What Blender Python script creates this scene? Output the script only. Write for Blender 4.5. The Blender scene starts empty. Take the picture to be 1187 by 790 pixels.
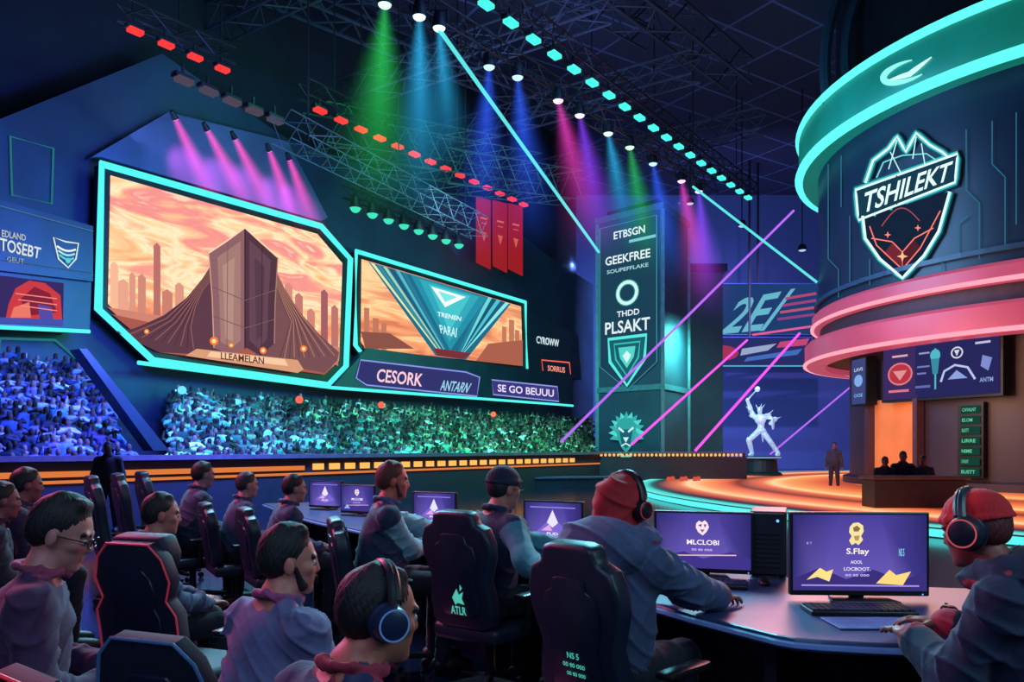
import bpy, bmesh, math, random
import numpy as np
from mathutils import Vector, Matrix
random.seed(7); np.random.seed(7)
SC=bpy.context.scene; COL=SC.collection
try: SC.view_settings.view_transform='Standard'
except Exception: pass
F=900.; CX=593.5; HY=520.; H=1.45
V3=Vector
def P(px,py,Y): return V3(((px-CX)/F*Y, Y, H-(py-HY)/F*Y))
def lin(h):
    if not isinstance(h,str): return tuple(h)[:3]
    o=[]
    for i in (0,2,4):
        c=int(h[i:i+2],16)/255.
        o.append(c/12.92 if c<=.04045 else ((c+.055)/1.055)**2.4)
    return tuple(o)
# ------------------------------------------------------------ materials
MC={}
def mat(name,hexc,rough=.6,metal=0.,var=.18,scale=6.,bump=0.,emit=None,es=0.):
    if name in MC: return MC[name]
    m=bpy.data.materials.new(name); m.use_nodes=True; nt=m.node_tree; b=nt.nodes['Principled BSDF']
    c=lin(hexc); tc=nt.nodes.new('ShaderNodeTexCoord'); no=nt.nodes.new('ShaderNodeTexNoise'); no.inputs['Scale'].default_value=scale; no.inputs['Detail'].default_value=4
    nt.links.new(tc.outputs['Object'],no.inputs['Vector'])
    r=nt.nodes.new('ShaderNodeValToRGB'); r.color_ramp.elements[0].position=.3; r.color_ramp.elements[1].position=.7
    r.color_ramp.elements[0].color=tuple(x*(1-var) for x in c)+(1,); r.color_ramp.elements[1].color=tuple(min(1,x*(1+var)) for x in c)+(1,)
    nt.links.new(no.outputs['Fac'],r.inputs['Fac']); nt.links.new(r.outputs['Color'],b.inputs['Base Color'])
    b.inputs['Roughness'].default_value=rough; b.inputs['Metallic'].default_value=metal
    if bump:
        bp=nt.nodes.new('ShaderNodeBump'); bp.inputs['Strength'].default_value=bump; bp.inputs['Distance'].default_value=.01
        n2=nt.nodes.new('ShaderNodeTexNoise'); n2.inputs['Scale'].default_value=scale*12; nt.links.new(tc.outputs['Object'],n2.inputs['Vector'])
        nt.links.new(n2.outputs['Fac'],bp.inputs['Height']); nt.links.new(bp.outputs['Normal'],b.inputs['Normal'])
    if emit:
        b.inputs['Emission Color'].default_value=lin(emit)+(1,); b.inputs['Emission Strength'].default_value=es
    MC[name]=m; return m
def glow(name,hexc,s=1.,sample=False):
    if name in MC: return MC[name]
    m=bpy.data.materials.new(name); m.use_nodes=True; nt=m.node_tree; nt.nodes.clear()
    e=nt.nodes.new('ShaderNodeEmission'); o=nt.nodes.new('ShaderNodeOutputMaterial')
    e.inputs['Color'].default_value=lin(hexc)+(1,); e.inputs['Strength'].default_value=s
    nt.links.new(e.outputs[0],o.inputs['Surface'])
    if not sample: m.cycles.emission_sampling='NONE'
    MC[name]=m; return m
def picmat(s):
    k='picture_%.2f'%s
    if k in MC: return MC[k]
    m=bpy.data.materials.new(k); m.use_nodes=True; nt=m.node_tree; nt.nodes.clear()
    e=nt.nodes.new('ShaderNodeEmission'); o=nt.nodes.new('ShaderNodeOutputMaterial'); a=nt.nodes.new('ShaderNodeAttribute'); a.attribute_name='Col'
    e.inputs['Strength'].default_value=s; nt.links.new(a.outputs['Color'],e.inputs['Color']); nt.links.new(e.outputs[0],o.inputs['Surface'])
    m.cycles.emission_sampling='NONE'
    MC[k]=m; return m
def vcol(name,rough,bump,scale,var=.25,rand=None,sheen=0.,stretch=None,dist=.01,distort=0.):
    if name in MC: return MC[name]
    m=bpy.data.materials.new(name); m.use_nodes=True; nt=m.node_tree; b=nt.nodes['Principled BSDF']
    a=nt.nodes.new('ShaderNodeAttribute'); a.attribute_name='Col'
    tc=nt.nodes.new('ShaderNodeTexCoord'); no=nt.nodes.new('ShaderNodeTexNoise'); no.inputs['Scale'].default_value=scale; no.inputs['Detail'].default_value=3; no.inputs['Distortion'].default_value=distort
    if stretch:
        mp=nt.nodes.new('ShaderNodeMapping'); mp.inputs['Scale'].default_value=stretch; nt.links.new(tc.outputs['Object'],mp.inputs['Vector']); nt.links.new(mp.outputs[0],no.inputs['Vector'])
    else: nt.links.new(tc.outputs['Object'],no.inputs['Vector'])
    mr=nt.nodes.new('ShaderNodeMapRange'); mr.inputs['From Min'].default_value=.3; mr.inputs['From Max'].default_value=.7; mr.inputs['To Min'].default_value=1-var; mr.inputs['To Max'].default_value=1+var
    nt.links.new(no.outputs['Fac'],mr.inputs['Value'])
    vm=nt.nodes.new('ShaderNodeVectorMath'); vm.operation='SCALE'
    nt.links.new(a.outputs['Color'],vm.inputs[0]); nt.links.new(mr.outputs['Result'],vm.inputs['Scale'])
    src=vm.outputs[0]
    if rand:
        oi=nt.nodes.new('ShaderNodeObjectInfo'); pw=nt.nodes.new('ShaderNodeMath'); pw.operation='POWER'; pw.inputs[1].default_value=2.4; nt.links.new(oi.outputs['Random'],pw.inputs[0])
        m2=nt.nodes.new('ShaderNodeMapRange'); m2.inputs['To Min'].default_value=rand[0]; m2.inputs['To Max'].default_value=rand[1]
        nt.links.new(pw.outputs[0],m2.inputs['Value']); v2=nt.nodes.new('ShaderNodeVectorMath'); v2.operation='SCALE'
        nt.links.new(src,v2.inputs[0]); nt.links.new(m2.outputs['Result'],v2.inputs['Scale']); src=v2.outputs[0]
    nt.links.new(src,b.inputs['Base Color']); b.inputs['Roughness'].default_value=rough
    if sheen: b.inputs['Sheen Weight'].default_value=sheen; b.inputs['Sheen Roughness'].default_value=.4
    if bump:
        bp=nt.nodes.new('ShaderNodeBump'); bp.inputs['Strength'].default_value=bump; bp.inputs['Distance'].default_value=dist
        nt.links.new(no.outputs['Fac'],bp.inputs['Height']); nt.links.new(bp.outputs['Normal'],b.inputs['Normal'])
    MC[name]=m; return m
# ------------------------------------------------------------ objects
def tag(o,label=None,cat=None,group=None,kind=None):
    if label: o['label']=label
    if cat: o['category']=cat
    if group: o['group']=group
    if kind: o['kind']=kind
    return o
def thing(name,label,cat,loc=(0,0,0),rz=0,group=None,scale=1.):
    o=bpy.data.objects.new(name,None); COL.objects.link(o); o.empty_display_size=.1
    o.location=loc; o.rotation_euler=(0,0,rz); o.scale=(scale,)*3
    return tag(o,label,cat,group)
def basis(o): return Matrix.LocRotScale(o.location,o.rotation_euler,o.scale)
def link(name,me,parent=None,world=False):
    o=bpy.data.objects.new(name,me); COL.objects.link(o)
    if parent is not None:
        o.parent=parent
        if world: 
            M=basis(parent)
            if parent.parent is not None: M=basis(parent.parent)@parent.matrix_parent_inverse@M
            o.matrix_parent_inverse=M.inverted()
    return o
def copy_tree(o,parent=None):
    c=o.copy(); COL.objects.link(c)
    if parent is not None: c.parent=parent
    for ch in list(o.children): copy_tree(ch,c)
    return c
class MB:
    def __init__(s): s.v=[]; s.f=[]
    def _a(s,vs,fs):
        k=len(s.v); s.v+=[V3(x) for x in vs]; s.f+=[[i+k for i in f] for f in fs]; return s
    def box(s,c,d,R=None):
        c=V3(c); vs=[]
        for z in (-.5,.5):
            for x,y in ((-.5,-.5),(.5,-.5),(.5,.5),(-.5,.5)):
                p=V3((x*d[0],y*d[1],z*d[2]))
                if R is not None: p=R@p
                vs.append(c+p)
        return s._a(vs,[[3,2,1,0],[4,5,6,7],[0,1,5,4],[1,2,6,5],[2,3,7,6],[3,0,4,7]])
    def prism(s,pts,vec):
        pts=[V3(p) for p in pts]; vec=V3(vec); m=len(pts)
        fs=[list(range(m))[::-1],list(range(m,2*m))]+[[i,(i+1)%m,m+(i+1)%m,m+i] for i in range(m)]
        return s._a(pts+[p+vec for p in pts],fs)
    def poly(s,pts): return s._a(pts,[list(range(len(pts)))])
    def tube(s,path,r,n=6,closed=False,taper=None):
        path=[V3(p) for p in path]; m=len(path); vs=[]; fs=[]; up=None
        for i,p in enumerate(path):
            a=path[(i-1)%m] if (closed or i>0) else p; b=path[(i+1)%m] if (closed or i<m-1) else p
            t=(b-a); t=t.normalized() if t.length>1e-9 else V3((0,0,1))
            if up is None: up=V3((0,0,1)) if abs(t.z)<.9 else V3((1,0,0))
            x=up-t*up.dot(t)
            if x.length<1e-4: x=V3((1,0,0))-t*t.x
            x.normalize(); y=t.cross(x); up=x
            rr=taper[i] if taper else r
            for k in range(n):
                an=2*math.pi*k/n; vs.append(p+x*math.cos(an)*rr+y*math.sin(an)*rr)
        for i in range(m if closed else m-1):
            j=(i+1)%m
            for k in range(n): fs.append([i*n+k,i*n+(k+1)%n,j*n+(k+1)%n,j*n+k])
        if not closed: fs+=[list(range(n))[::-1],list(range((m-1)*n,m*n))]
        return s._a(vs,fs)
    def lathe(s,prof,c=(0,0,0),n=24,M=None,a0=0,a1=2*math.pi):
        full=abs(a1-a0-2*math.pi)<1e-6; k=n if full else n+1; vs=[]; fs=[]; m=len(prof)
        for i in range(k):
            a=a0+(a1-a0)*i/n
            for r,z in prof:
                p=V3((r*math.cos(a),r*math.sin(a),z))
                if M is not None: p=M@p
                vs.append(V3(c)+p)
        for i in range(n):
            j=(i+1)%k
            for q in range(m-1): fs.append([i*m+q,j*m+q,j*m+q+1,i*m+q+1])
        return s._a(vs,fs)
    def ball(s,c,r,n=12,M=None):
        if not hasattr(r,'__len__'): r=(r,r,r)
        prof=[(math.sin(math.pi*i/n),-math.cos(math.pi*i/n)) for i in range(n+1)]
        k=len(s.v); s.lathe(prof,(0,0,0),n*2)
        for i in range(k,len(s.v)):
            p=s.v[i]; p=V3((p.x*r[0],p.y*r[1],p.z*r[2])); s.v[i]=(M@p if M is not None else p)+V3(c)
        return s
    def build(s,name,m,parent=None,world=False,smooth=False,bevel=0.,seg=2,ang=.6,fixn=True):
        me=bpy.data.meshes.new(name); me.from_pydata([tuple(v) for v in s.v],[],s.f)
        bm=bmesh.new(); bm.from_mesh(me)
        bmesh.ops.remove_doubles(bm,verts=bm.verts[:],dist=1e-5)
        if fixn: bmesh.ops.recalc_face_normals(bm,faces=bm.faces[:])
        if bevel:
            es=[e for e in bm.edges if len(e.link_faces)==2 and e.calc_face_angle(0)>ang]
            if es: bmesh.ops.bevel(bm,geom=es,offset=bevel,segments=seg,affect='EDGES',profile=.5,clamp_overlap=True)
        bm.to_mesh(me); bm.free()
        me.materials.append(m)
        if smooth:
            me.polygons.foreach_set('use_smooth',[True]*len(me.polygons))
            me.set_sharp_from_angle(angle=.7)
        return link(name,me,parent,world)
# ------------------------------------------------------------ lettering
TX={}
def prep(strings):
    obs=[]
    for t in strings:
        cu=bpy.data.curves.new('t','FONT'); cu.body=t; cu.resolution_u=3; cu.offset=.018
        o=bpy.data.objects.new('t',cu); COL.objects.link(o); obs.append((t,o,cu))
    dg=bpy.context.evaluated_depsgraph_get()
    for t,o,cu in obs:
        me=bpy.data.meshes.new_from_object(o.evaluated_get(dg))
        vs=[(v.co.x,v.co.y) for v in me.vertices]; fs=[list(p.vertices) for p in me.polygons]
        x0=min(v[0] for v in vs); x1=max(v[0] for v in vs); y0=min(v[1] for v in vs); y1=max(v[1] for v in vs)
        TX[t]=([((x-x0)/(x1-x0),(y-y0)/(y1-y0)) for x,y in vs],fs)
        bpy.data.meshes.remove(me)
    for t,o,cu in obs:
        bpy.data.objects.remove(o); bpy.data.curves.remove(cu)
WORDS=['TOSEBT','EDLAND','GEUT','LLEAMELAN','TRENEN','PARAI','CESORK','ANTARN','SE GO BEUUU','CYROWW','SORRUS','ETBSGN','GEEKFREE','SOUPEFFLAKE','THDD','PLSAKT','2E/','TSHILEKT','S.FIay','AOOL','LOCBOOT.','MLCLOBI','oo eo ooo','ATLR','PUD','NS 5','CAYALNT','ES.OM','ANTM','OOE','NEMIE','LAVS','EUSTT','LIRRE','B T']
prep(WORDS)
class Pic:
    def __init__(s,mapper,eps=.003,base=0.): s.m=mapper; s.eps=eps; s.l=base; s.v=[]; s.f=[]; s.c=[]
    def _add(s,pts2,faces,cols):
        k=len(s.v); s.v+=[s.m(x,y,s.l) for x,y in pts2]; s.f+=[[i+k for i in f] for f in faces]
        s.c+=[lin(c)+(1,) for c in cols]; s.l+=s.eps
    def poly(s,pts,col,cols=None): s._add(pts,[list(range(len(pts)))],cols or [col]*len(pts)); return s
    def fine(s,pts,col,cuts=4):
        bm=bmesh.new(); bm.faces.new([bm.verts.new((x,y,0)) for x,y in pts]); bmesh.ops.triangulate(bm,faces=bm.faces[:])
        bmesh.ops.subdivide_edges(bm,edges=bm.edges[:],cuts=cuts,use_grid_fill=True); bm.verts.index_update()
        s._add([(v.co.x,v.co.y) for v in bm.verts],[[v.index for v in f.verts] for f in bm.faces],[col]*len(bm.verts)); bm.free(); return s
    def ribbon(s,pts,w,col,closed=False,taper=None):
        m=len(pts); L=[];R=[]
        for i in range(m):
            a=pts[(i-1)%m] if closed or i>0 else pts[i]; b=pts[(i+1)%m] if closed or i<m-1 else pts[i]
            ww=w*(taper(i/(m-1.)) if taper else 1.)
            dx,dy=b[0]-a[0],b[1]-a[1]; q=math.hypot(dx,dy) or 1; ox,oy=-dy/q*ww/2,dx/q*ww/2
            L.append((pts[i][0]+ox,pts[i][1]+oy)); R.append((pts[i][0]-ox,pts[i][1]-oy))
        fs=[[i,(i+1)%m,m+(i+1)%m,m+i] for i in range(m if closed else m-1)]
        s._add(L+R,fs,[col]*(2*m)); return s
    def text(s,t,quad,col):
        vs,fs=TX[t]; tl,tr,br,bl=quad; o=[]
        for x,y in vs:
            y=1-y
            o.append(tuple((tl[i]*(1-x)+tr[i]*x)*(1-y)+(bl[i]*(1-x)+br[i]*x)*y for i in (0,1)))
        s._add(o,fs,[col]*len(o)); return s
    def circ(s,c,r,col,n=16,ry=None):
        ry=ry or r
        return s.poly([(c[0]+r*math.cos(2*math.pi*i/n),c[1]+ry*math.sin(2*math.pi*i/n)) for i in range(n)],col)
    def ring(s,c,r,w,col,n=20,ry=None):
        ry=ry or r
        return s.ribbon([(c[0]+r*math.cos(2*math.pi*i/n),c[1]+ry*math.sin(2*math.pi*i/n)) for i in range(n)],w,col,True)
    def star(s,c,r,col): return s.poly([(c[0]+(r if i%2==0 else r*.35)*math.sin(math.pi*i/4),c[1]-(r if i%2==0 else r*.35)*math.cos(math.pi*i/4)) for i in range(8)],col)
    def build(s,name,st,parent=None,world=True):
        me=bpy.data.meshes.new(name); me.from_pydata([tuple(v) for v in s.v],[],s.f)
        a=me.color_attributes.new('Col','FLOAT_COLOR','POINT'); a.data.foreach_set('color',np.array(s.c,dtype=np.float32).ravel())
        me.materials.append(picmat(st)); return link(name,me,parent,world)
def rect(x0,y0,x1,y1): return [(x0,y0),(x1,y0),(x1,y1),(x0,y1)]
def dense(pts,closed=True,k=6):
    o=[]; m=len(pts)
    for i in range(m if closed else m-1):
        a=pts[i]; b=pts[(i+1)%m]
        for j in range(k): o.append((a[0]+(b[0]-a[0])*j/k,a[1]+(b[1]-a[1])*j/k))
    if not closed: o.append(pts[-1])
    return o
# ------------------------------------------------------------ implicit surfaces for people
def rc(a,b,r1,r2,k=.03,col=None,grp='',cb=0.):
    a=np.array(a,float); b=np.array(b,float); ba=b-a; L=max(ba@ba,1e-9)
    def f(X,Y,Z):
        x=X-a[0]; y=Y-a[1]; z=Z-a[2]; t=np.clip((x*ba[0]+y*ba[1]+z*ba[2])/L,0,1)
        return np.sqrt((x-t*ba[0])**2+(y-t*ba[1])**2+(z-t*ba[2])**2)-(r1+t*(r2-r1))
    return dict(f=f,lo=np.minimum(a-r1,b-r2),hi=np.maximum(a+r1,b+r2),k=k,col=col,g=grp,cb=cb)
def el(c,r,R=None,k=.03,col=None,grp=''):
    c=np.array(c,float); r=np.array(r,float); Rm=np.array(R if R is not None else np.eye(3),float)
    def f(X,Y,Z):
        x=X-c[0]; y=Y-c[1]; z=Z-c[2]
        q=[(x*Rm[0,i]+y*Rm[1,i]+z*Rm[2,i])/r[i] for i in range(3)]
        k0=np.sqrt(q[0]**2+q[1]**2+q[2]**2)+1e-9; k1=np.sqrt((q[0]/r[0])**2+(q[1]/r[1])**2+(q[2]/r[2])**2)+1e-9
        return k0*(k0-1)/k1
    m=np.abs(Rm)@r
    return dict(f=f,lo=c-m,hi=c+m,k=k,col=col,g=grp,cb=0.)
def surfnet(d,lo,h):
    s=d<0; n=d.shape; c=np.zeros(tuple(x-1 for x in n),np.int8)
    corners=[(i,j,k) for i in (0,1) for j in (0,1) for k in (0,1)]
    for i,j,k in corners: c+=s[i:n[0]-1+i,j:n[1]-1+j,k:n[2]-1+k]
    act=(c>0)&(c<8); I=np.argwhere(act); ids=-np.ones(act.shape,np.int32); ids[act]=np.arange(len(I))
    vals=[d[I[:,0]+i,I[:,1]+j,I[:,2]+k] for i,j,k in corners]
    acc=np.zeros((len(I),3)); cnt=np.zeros(len(I))
    for a in range(8):
        for b in range(a+1,8):
            ca,cb=np.array(corners[a]),np.array(corners[b])
            if np.abs(ca-cb).sum()!=1: continue
            va,vb=vals[a],vals[b]; m=(va<0)!=(vb<0); den=np.where(m,va-vb,1); t=va/den
            acc+=np.where(m[:,None],ca+t[:,None]*(cb-ca),0); cnt+=m
    V=(I+acc/cnt[:,None])*h+lo; FS=[]
    for ax in range(3):
        u,v=(ax+1)%3,(ax+2)%3; sl=[slice(None)]*3; sh=[slice(None)]*3; sl[ax]=slice(0,-1); sh[ax]=slice(1,None)
        A=s[tuple(sl)]; B=s[tuple(sh)]; p=np.argwhere(A!=B)
        ok=(p[:,u]>=1)&(p[:,v]>=1)&(p[:,u]<n[u]-1)&(p[:,v]<n[v]-1); p=p[ok]; ins=A[p[:,0],p[:,1],p[:,2]]
        eu=np.zeros(3,int); eu[u]=1; ev=np.zeros(3,int); ev[v]=1
        g=lambda q: ids[q[:,0],q[:,1],q[:,2]]
        Q=np.stack([g(p),g(p-eu),g(p-eu-ev),g(p-ev)],1); Q[~ins]=Q[~ins][:,::-1]; FS.append(Q)
    return V,np.concatenate(FS)
def sdf_arrays(adds,subs,h,infl=0.,cuts=()):
    lo=np.min([a['lo'] for a in adds],0)-infl-3*h; hi=np.max([a['hi'] for a in adds],0)+infl+3*h
    n=np.ceil((hi-lo)/h).astype(int)+1; d=np.full(tuple(n),1.,np.float32)
    ax=[lo[i]+h*np.arange(n[i]) for i in range(3)]
    def region(a,mg):
        i0=np.clip(np.floor((a['lo']-mg-lo)/h).astype(int),0,n-1); i1=np.clip(np.ceil((a['hi']+mg-lo)/h).astype(int)+1,1,n)
        sl=tuple(slice(i0[i],i1[i]) for i in range(3))
        return sl,(ax[0][sl[0]][:,None,None],ax[1][sl[1]][None,:,None],ax[2][sl[2]][None,None,:])
    for a in adds:
        k=a['k']; il=infl if a['g']!='thin' else 0.; sl,g=region(a,il+k+2*h); f=(a['f'](*g)-il).astype(np.float32); b=d[sl]
        hh=np.clip(.5+.5*(b-f)/k,0,1); d[sl]=b+(f-b)*hh-k*hh*(1-hh)
    for a in subs:
        k=a['k']; sl,g=region(a,k+2*h); f=-a['f'](*g).astype(np.float32); b=d[sl]
        hh=np.clip(.5-.5*(b-f)/k,0,1); d[sl]=b+(f-b)*hh+k*hh*(1-hh)
    for p,nn in cuts:
        p=np.array(p); nn=np.array(nn); pl=((ax[0][:,None,None]-p[0])*nn[0]+(ax[1][None,:,None]-p[1])*nn[1]+(ax[2][None,None,:]-p[2])*nn[2])
        d=np.maximum(d,pl.astype(np.float32))
    return surfnet(d,lo,h)
def vcolors(V,adds,default):
    best=np.full(len(V),9.); C=np.tile(np.array(lin(default)+(1,)),(len(V),1))
    for a in adds:
        f=a['f'](V[:,0],V[:,1],V[:,2])+a['cb']; m=f<best; best[m]=f[m]
        C[m,:3]=lin(a['col'] or default)
    return C
def vnormals(V,Fc):
    N=np.zeros_like(V); d1=V[Fc[:,2]]-V[Fc[:,0]]; d2=V[Fc[:,3]]-V[Fc[:,1]]; c=np.cross(d1,d2)
    for i in range(4): np.add.at(N,Fc[:,i],c)
    return N/(np.linalg.norm(N,axis=1)[:,None]+1e-9)
def folds(V,Fc,amp,ph=0.):
    x,y,z=V[:,0],V[:,1],V[:,2]
    wx=x+.03*np.sin(11*z+2+ph)+.02*np.sin(17*y)
    a=np.sin(36*(z+.6*wx)+2.6*np.sin(6*y+1)+1.8*np.sin(9*x+ph)); b=np.sin(30*(y*.8-z*.6+.3*x)+3.4*np.sin(7*x+2)+ph)
    rd=(1-np.abs(a))**2.4*.7+(1-np.abs(b))**2.4*.55-.3
    rd*=.2+.8*np.sin(6*x+7*y+5*z+2+ph)**2
    return V+vnormals(V,Fc)*(rd*amp)[:,None]
def clumps(V,Fc,amp,cen,ph=0.):
    D=V-np.array(cen); th=np.arctan2(D[:,0],D[:,1]); el_=np.arctan2(D[:,2],np.hypot(D[:,0],D[:,1]))
    w=np.sin(23*th+5*np.sin(4*el_+ph)+3*el_)*.5+np.sin(41*th-9*el_+2*np.sin(9*el_))*.5
    return V+vnormals(V,Fc)*(w*amp)[:,None]
def mesh_from(name,V,Fc,C,m,parent=None):
    me=bpy.data.meshes.new(name); me.from_pydata(V.tolist(),[],Fc.tolist())
    a=me.color_attributes.new('Col','FLOAT_COLOR','POINT'); a.data.foreach_set('color',C.astype(np.float32).ravel())
    me.polygons.foreach_set('use_smooth',[True]*len(me.polygons)); me.materials.append(m)
    if parent is False: return me
    return link(name,me,parent)
def sdf_obj(name,adds,h,m,parent,subs=(),infl=0.,clump=0.,col='808080',cuts=(),cen=None,fold=0.):
    V,Fc=sdf_arrays(adds,subs,h,infl,cuts); C=vcolors(V,adds,col)
    if clump: V=clumps(V,Fc,clump,cen,random.uniform(0,6))
    if fold: V=folds(V,Fc,fold,random.uniform(0,6))
    return mesh_from(name,V,Fc,C,m,parent)
def ik(sh,tg,l1,l2,pole):
    d=tg-sh; L=max(.08,min(d.length,(l1+l2)*.995)); dn=d.normalized(); a=(l1*l1-l2*l2+L*L)/(2*L); hh=math.sqrt(max(l1*l1-a*a,0))
    pv=(pole-dn*pole.dot(dn)).normalized(); return sh+dn*a+pv*hh, sh+dn*L
def skeleton(lean=12,yaw=0,pitch=-5,stand=False,pz=None):
    J={}; l=math.radians(lean); S=V3((0,math.sin(l),math.cos(l))); p=V3((0,0,pz or (.95 if stand else .595)))
    J['S']=S; J['pel']=p; J['nb']=p+S*.50; nl=V3((0,math.sin(l*.75),math.cos(l*.75)))
    J['Hr']=Matrix.Rotation(math.radians(yaw),3,'Z')@Matrix.Rotation(math.radians(pitch),3,'X')
    J['hc']=J['nb']+nl*.145+V3((0,.02,0))+J['Hr']@V3((0,.015,.01)); J['Rl']=Matrix.Rotation(-l,3,'X')
    for s,nm in ((1,'r'),(-1,'l')):
        J['sh'+nm]=p+S*.425+V3((s*.178,0,0)); J['hip'+nm]=p+V3((s*.09,.02,-.01))
        if stand: J['kn'+nm]=V3((s*.11,.03,.5)); J['an'+nm]=V3((s*.13,-.01,.09))
        else: J['kn'+nm]=p+V3((s*.15,.43,-.02)); J['an'+nm]=V3((s*.15,.40,.09))
    return J
def head_prims(J,skin,hairc,ears=True):
    hc=J['hc']; Hr=J['Hr']; T=lambda x,y,z: hc+Hr@V3((x,y,z)); R=np.array(Hr)
    dk=tuple(x*.62 for x in lin(skin)); lip=tuple(a*b for a,b in zip(lin(skin),(.85,.55,.55)))
    A=[el(T(0,-.012,.032),(.075,.096,.088),R,.03,skin,'head'),el(T(0,.028,-.03),(.060,.068,.088),R,.03,skin,'head'),
       el(T(0,.030,-.075),(.051,.05,.04),R,.025,skin,'head'),rc(T(-.012,.072,-.1),T(.012,.072,-.1),.016,.016,.02,skin,'head'),
       rc(T(0,.089,.012),T(0,.102,-.026),.0070,.0100,.012,skin,'head'),rc(T(-.010,.094,-.031),T(.010,.094,-.031),.007,.007,.007,skin,'head'),
       rc(T(-.036,.080,.024),T(.036,.080,.024),.010,.010,.014,skin,'head'),
       el(T(.046,.058,-.02),(.02,.02,.018),R,.02,skin,'head'),el(T(-.046,.058,-.02),(.02,.02,.018),R,.02,skin,'head'),
       rc(T(-.019,.084,-.059),T(.019,.084,-.059),.0052,.0052,.005,lip,'head'),rc(T(-.015,.084,-.067),T(.015,.084,-.067),.0056,.0056,.005,lip,'head'),
       rc(T(-.046,.079,.024),T(-.018,.090,.026),.006,.0055,.004,hairc,'head'),rc(T(.046,.079,.024),T(.018,.090,.026),.006,.0055,.004,hairc,'head')]
    if ears:
        for s in (1,-1):
            A.append(el(T(s*.077,-.008,-.01),(.010,.020,.031),np.array(Hr@Matrix.Rotation(s*-.3,3,'Z')),.008,skin,'head'))
            A.append(el(T(s*.083,-.004,-.006),(.004,.010,.017),R,.004,dk,'head'))
    subs=[el(T(s*.032,.100,0),(.018,.016,.012),R,.008) for s in (1,-1)]
    A.append(rc(hc+Hr@V3((0,-.02,-.05)),J['nb']-J['S']*.03,.052,.062,.03,skin,'neck'))
    return A,subs,T,R
def hand_prims(w,fd,up,side,skin,curl=22):
    fd=fd.normalized(); up=(up-fd*up.dot(fd)).normalized(); sd=fd.cross(up)*side
    R=np.array(Matrix((sd,fd,up)).transposed())
    A=[el(w+fd*.045,(.04,.055,.018),R,.015,skin,'hand')]
    for i,L in enumerate((.078,.088,.082,.064)):
        q=(-1.5+i)*-.0215; b=w+fd*.086+sd*q; d=(fd+sd*(q*3.2)).normalized(); p=b
        for j,fr in enumerate((.45,.32,.23)):
            a=math.radians(curl*(j+.35)); dd=d*math.cos(a)-up*math.sin(a); e=p+dd*L*fr
            A.append(rc(p,e,.0098-.0008*j,.009-.0008*j,.004,skin,'hand')); p=e
    t0=w+fd*.025+sd*.03; t1=t0+fd*.032+sd*.03-up*.008; t2=t1+fd*.032+sd*.006-up*.006
    A+=[rc(t0,t1,.014,.011,.012,skin,'hand'),rc(t1,t2,.0105,.0085,.005,skin,'hand')]
    return A
CLOTH=vcol('clothing_fabric',.85,.22,18.,.12,sheen=.12,dist=.01,distort=1.2); SKIN=vcol('skin_surface',.5,.03,90.,.08); HAIR=vcol('hair_strands',.6,.3,1.,.5,stretch=(320,320,70)); CROWD=vcol('crowd_clothes',.8,0,8.,.3,(.04,1.3))
CROWD2=vcol('crowd_clothes_far',.8,0,3.,.5)
BLK=mat('black_plastic','15171d',.35); 
def Hrz(J): return np.array(J['Hr']@V3((0,0,1)))
BLKV=vcol('shoe_leather',.5,.1,30.)
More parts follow.
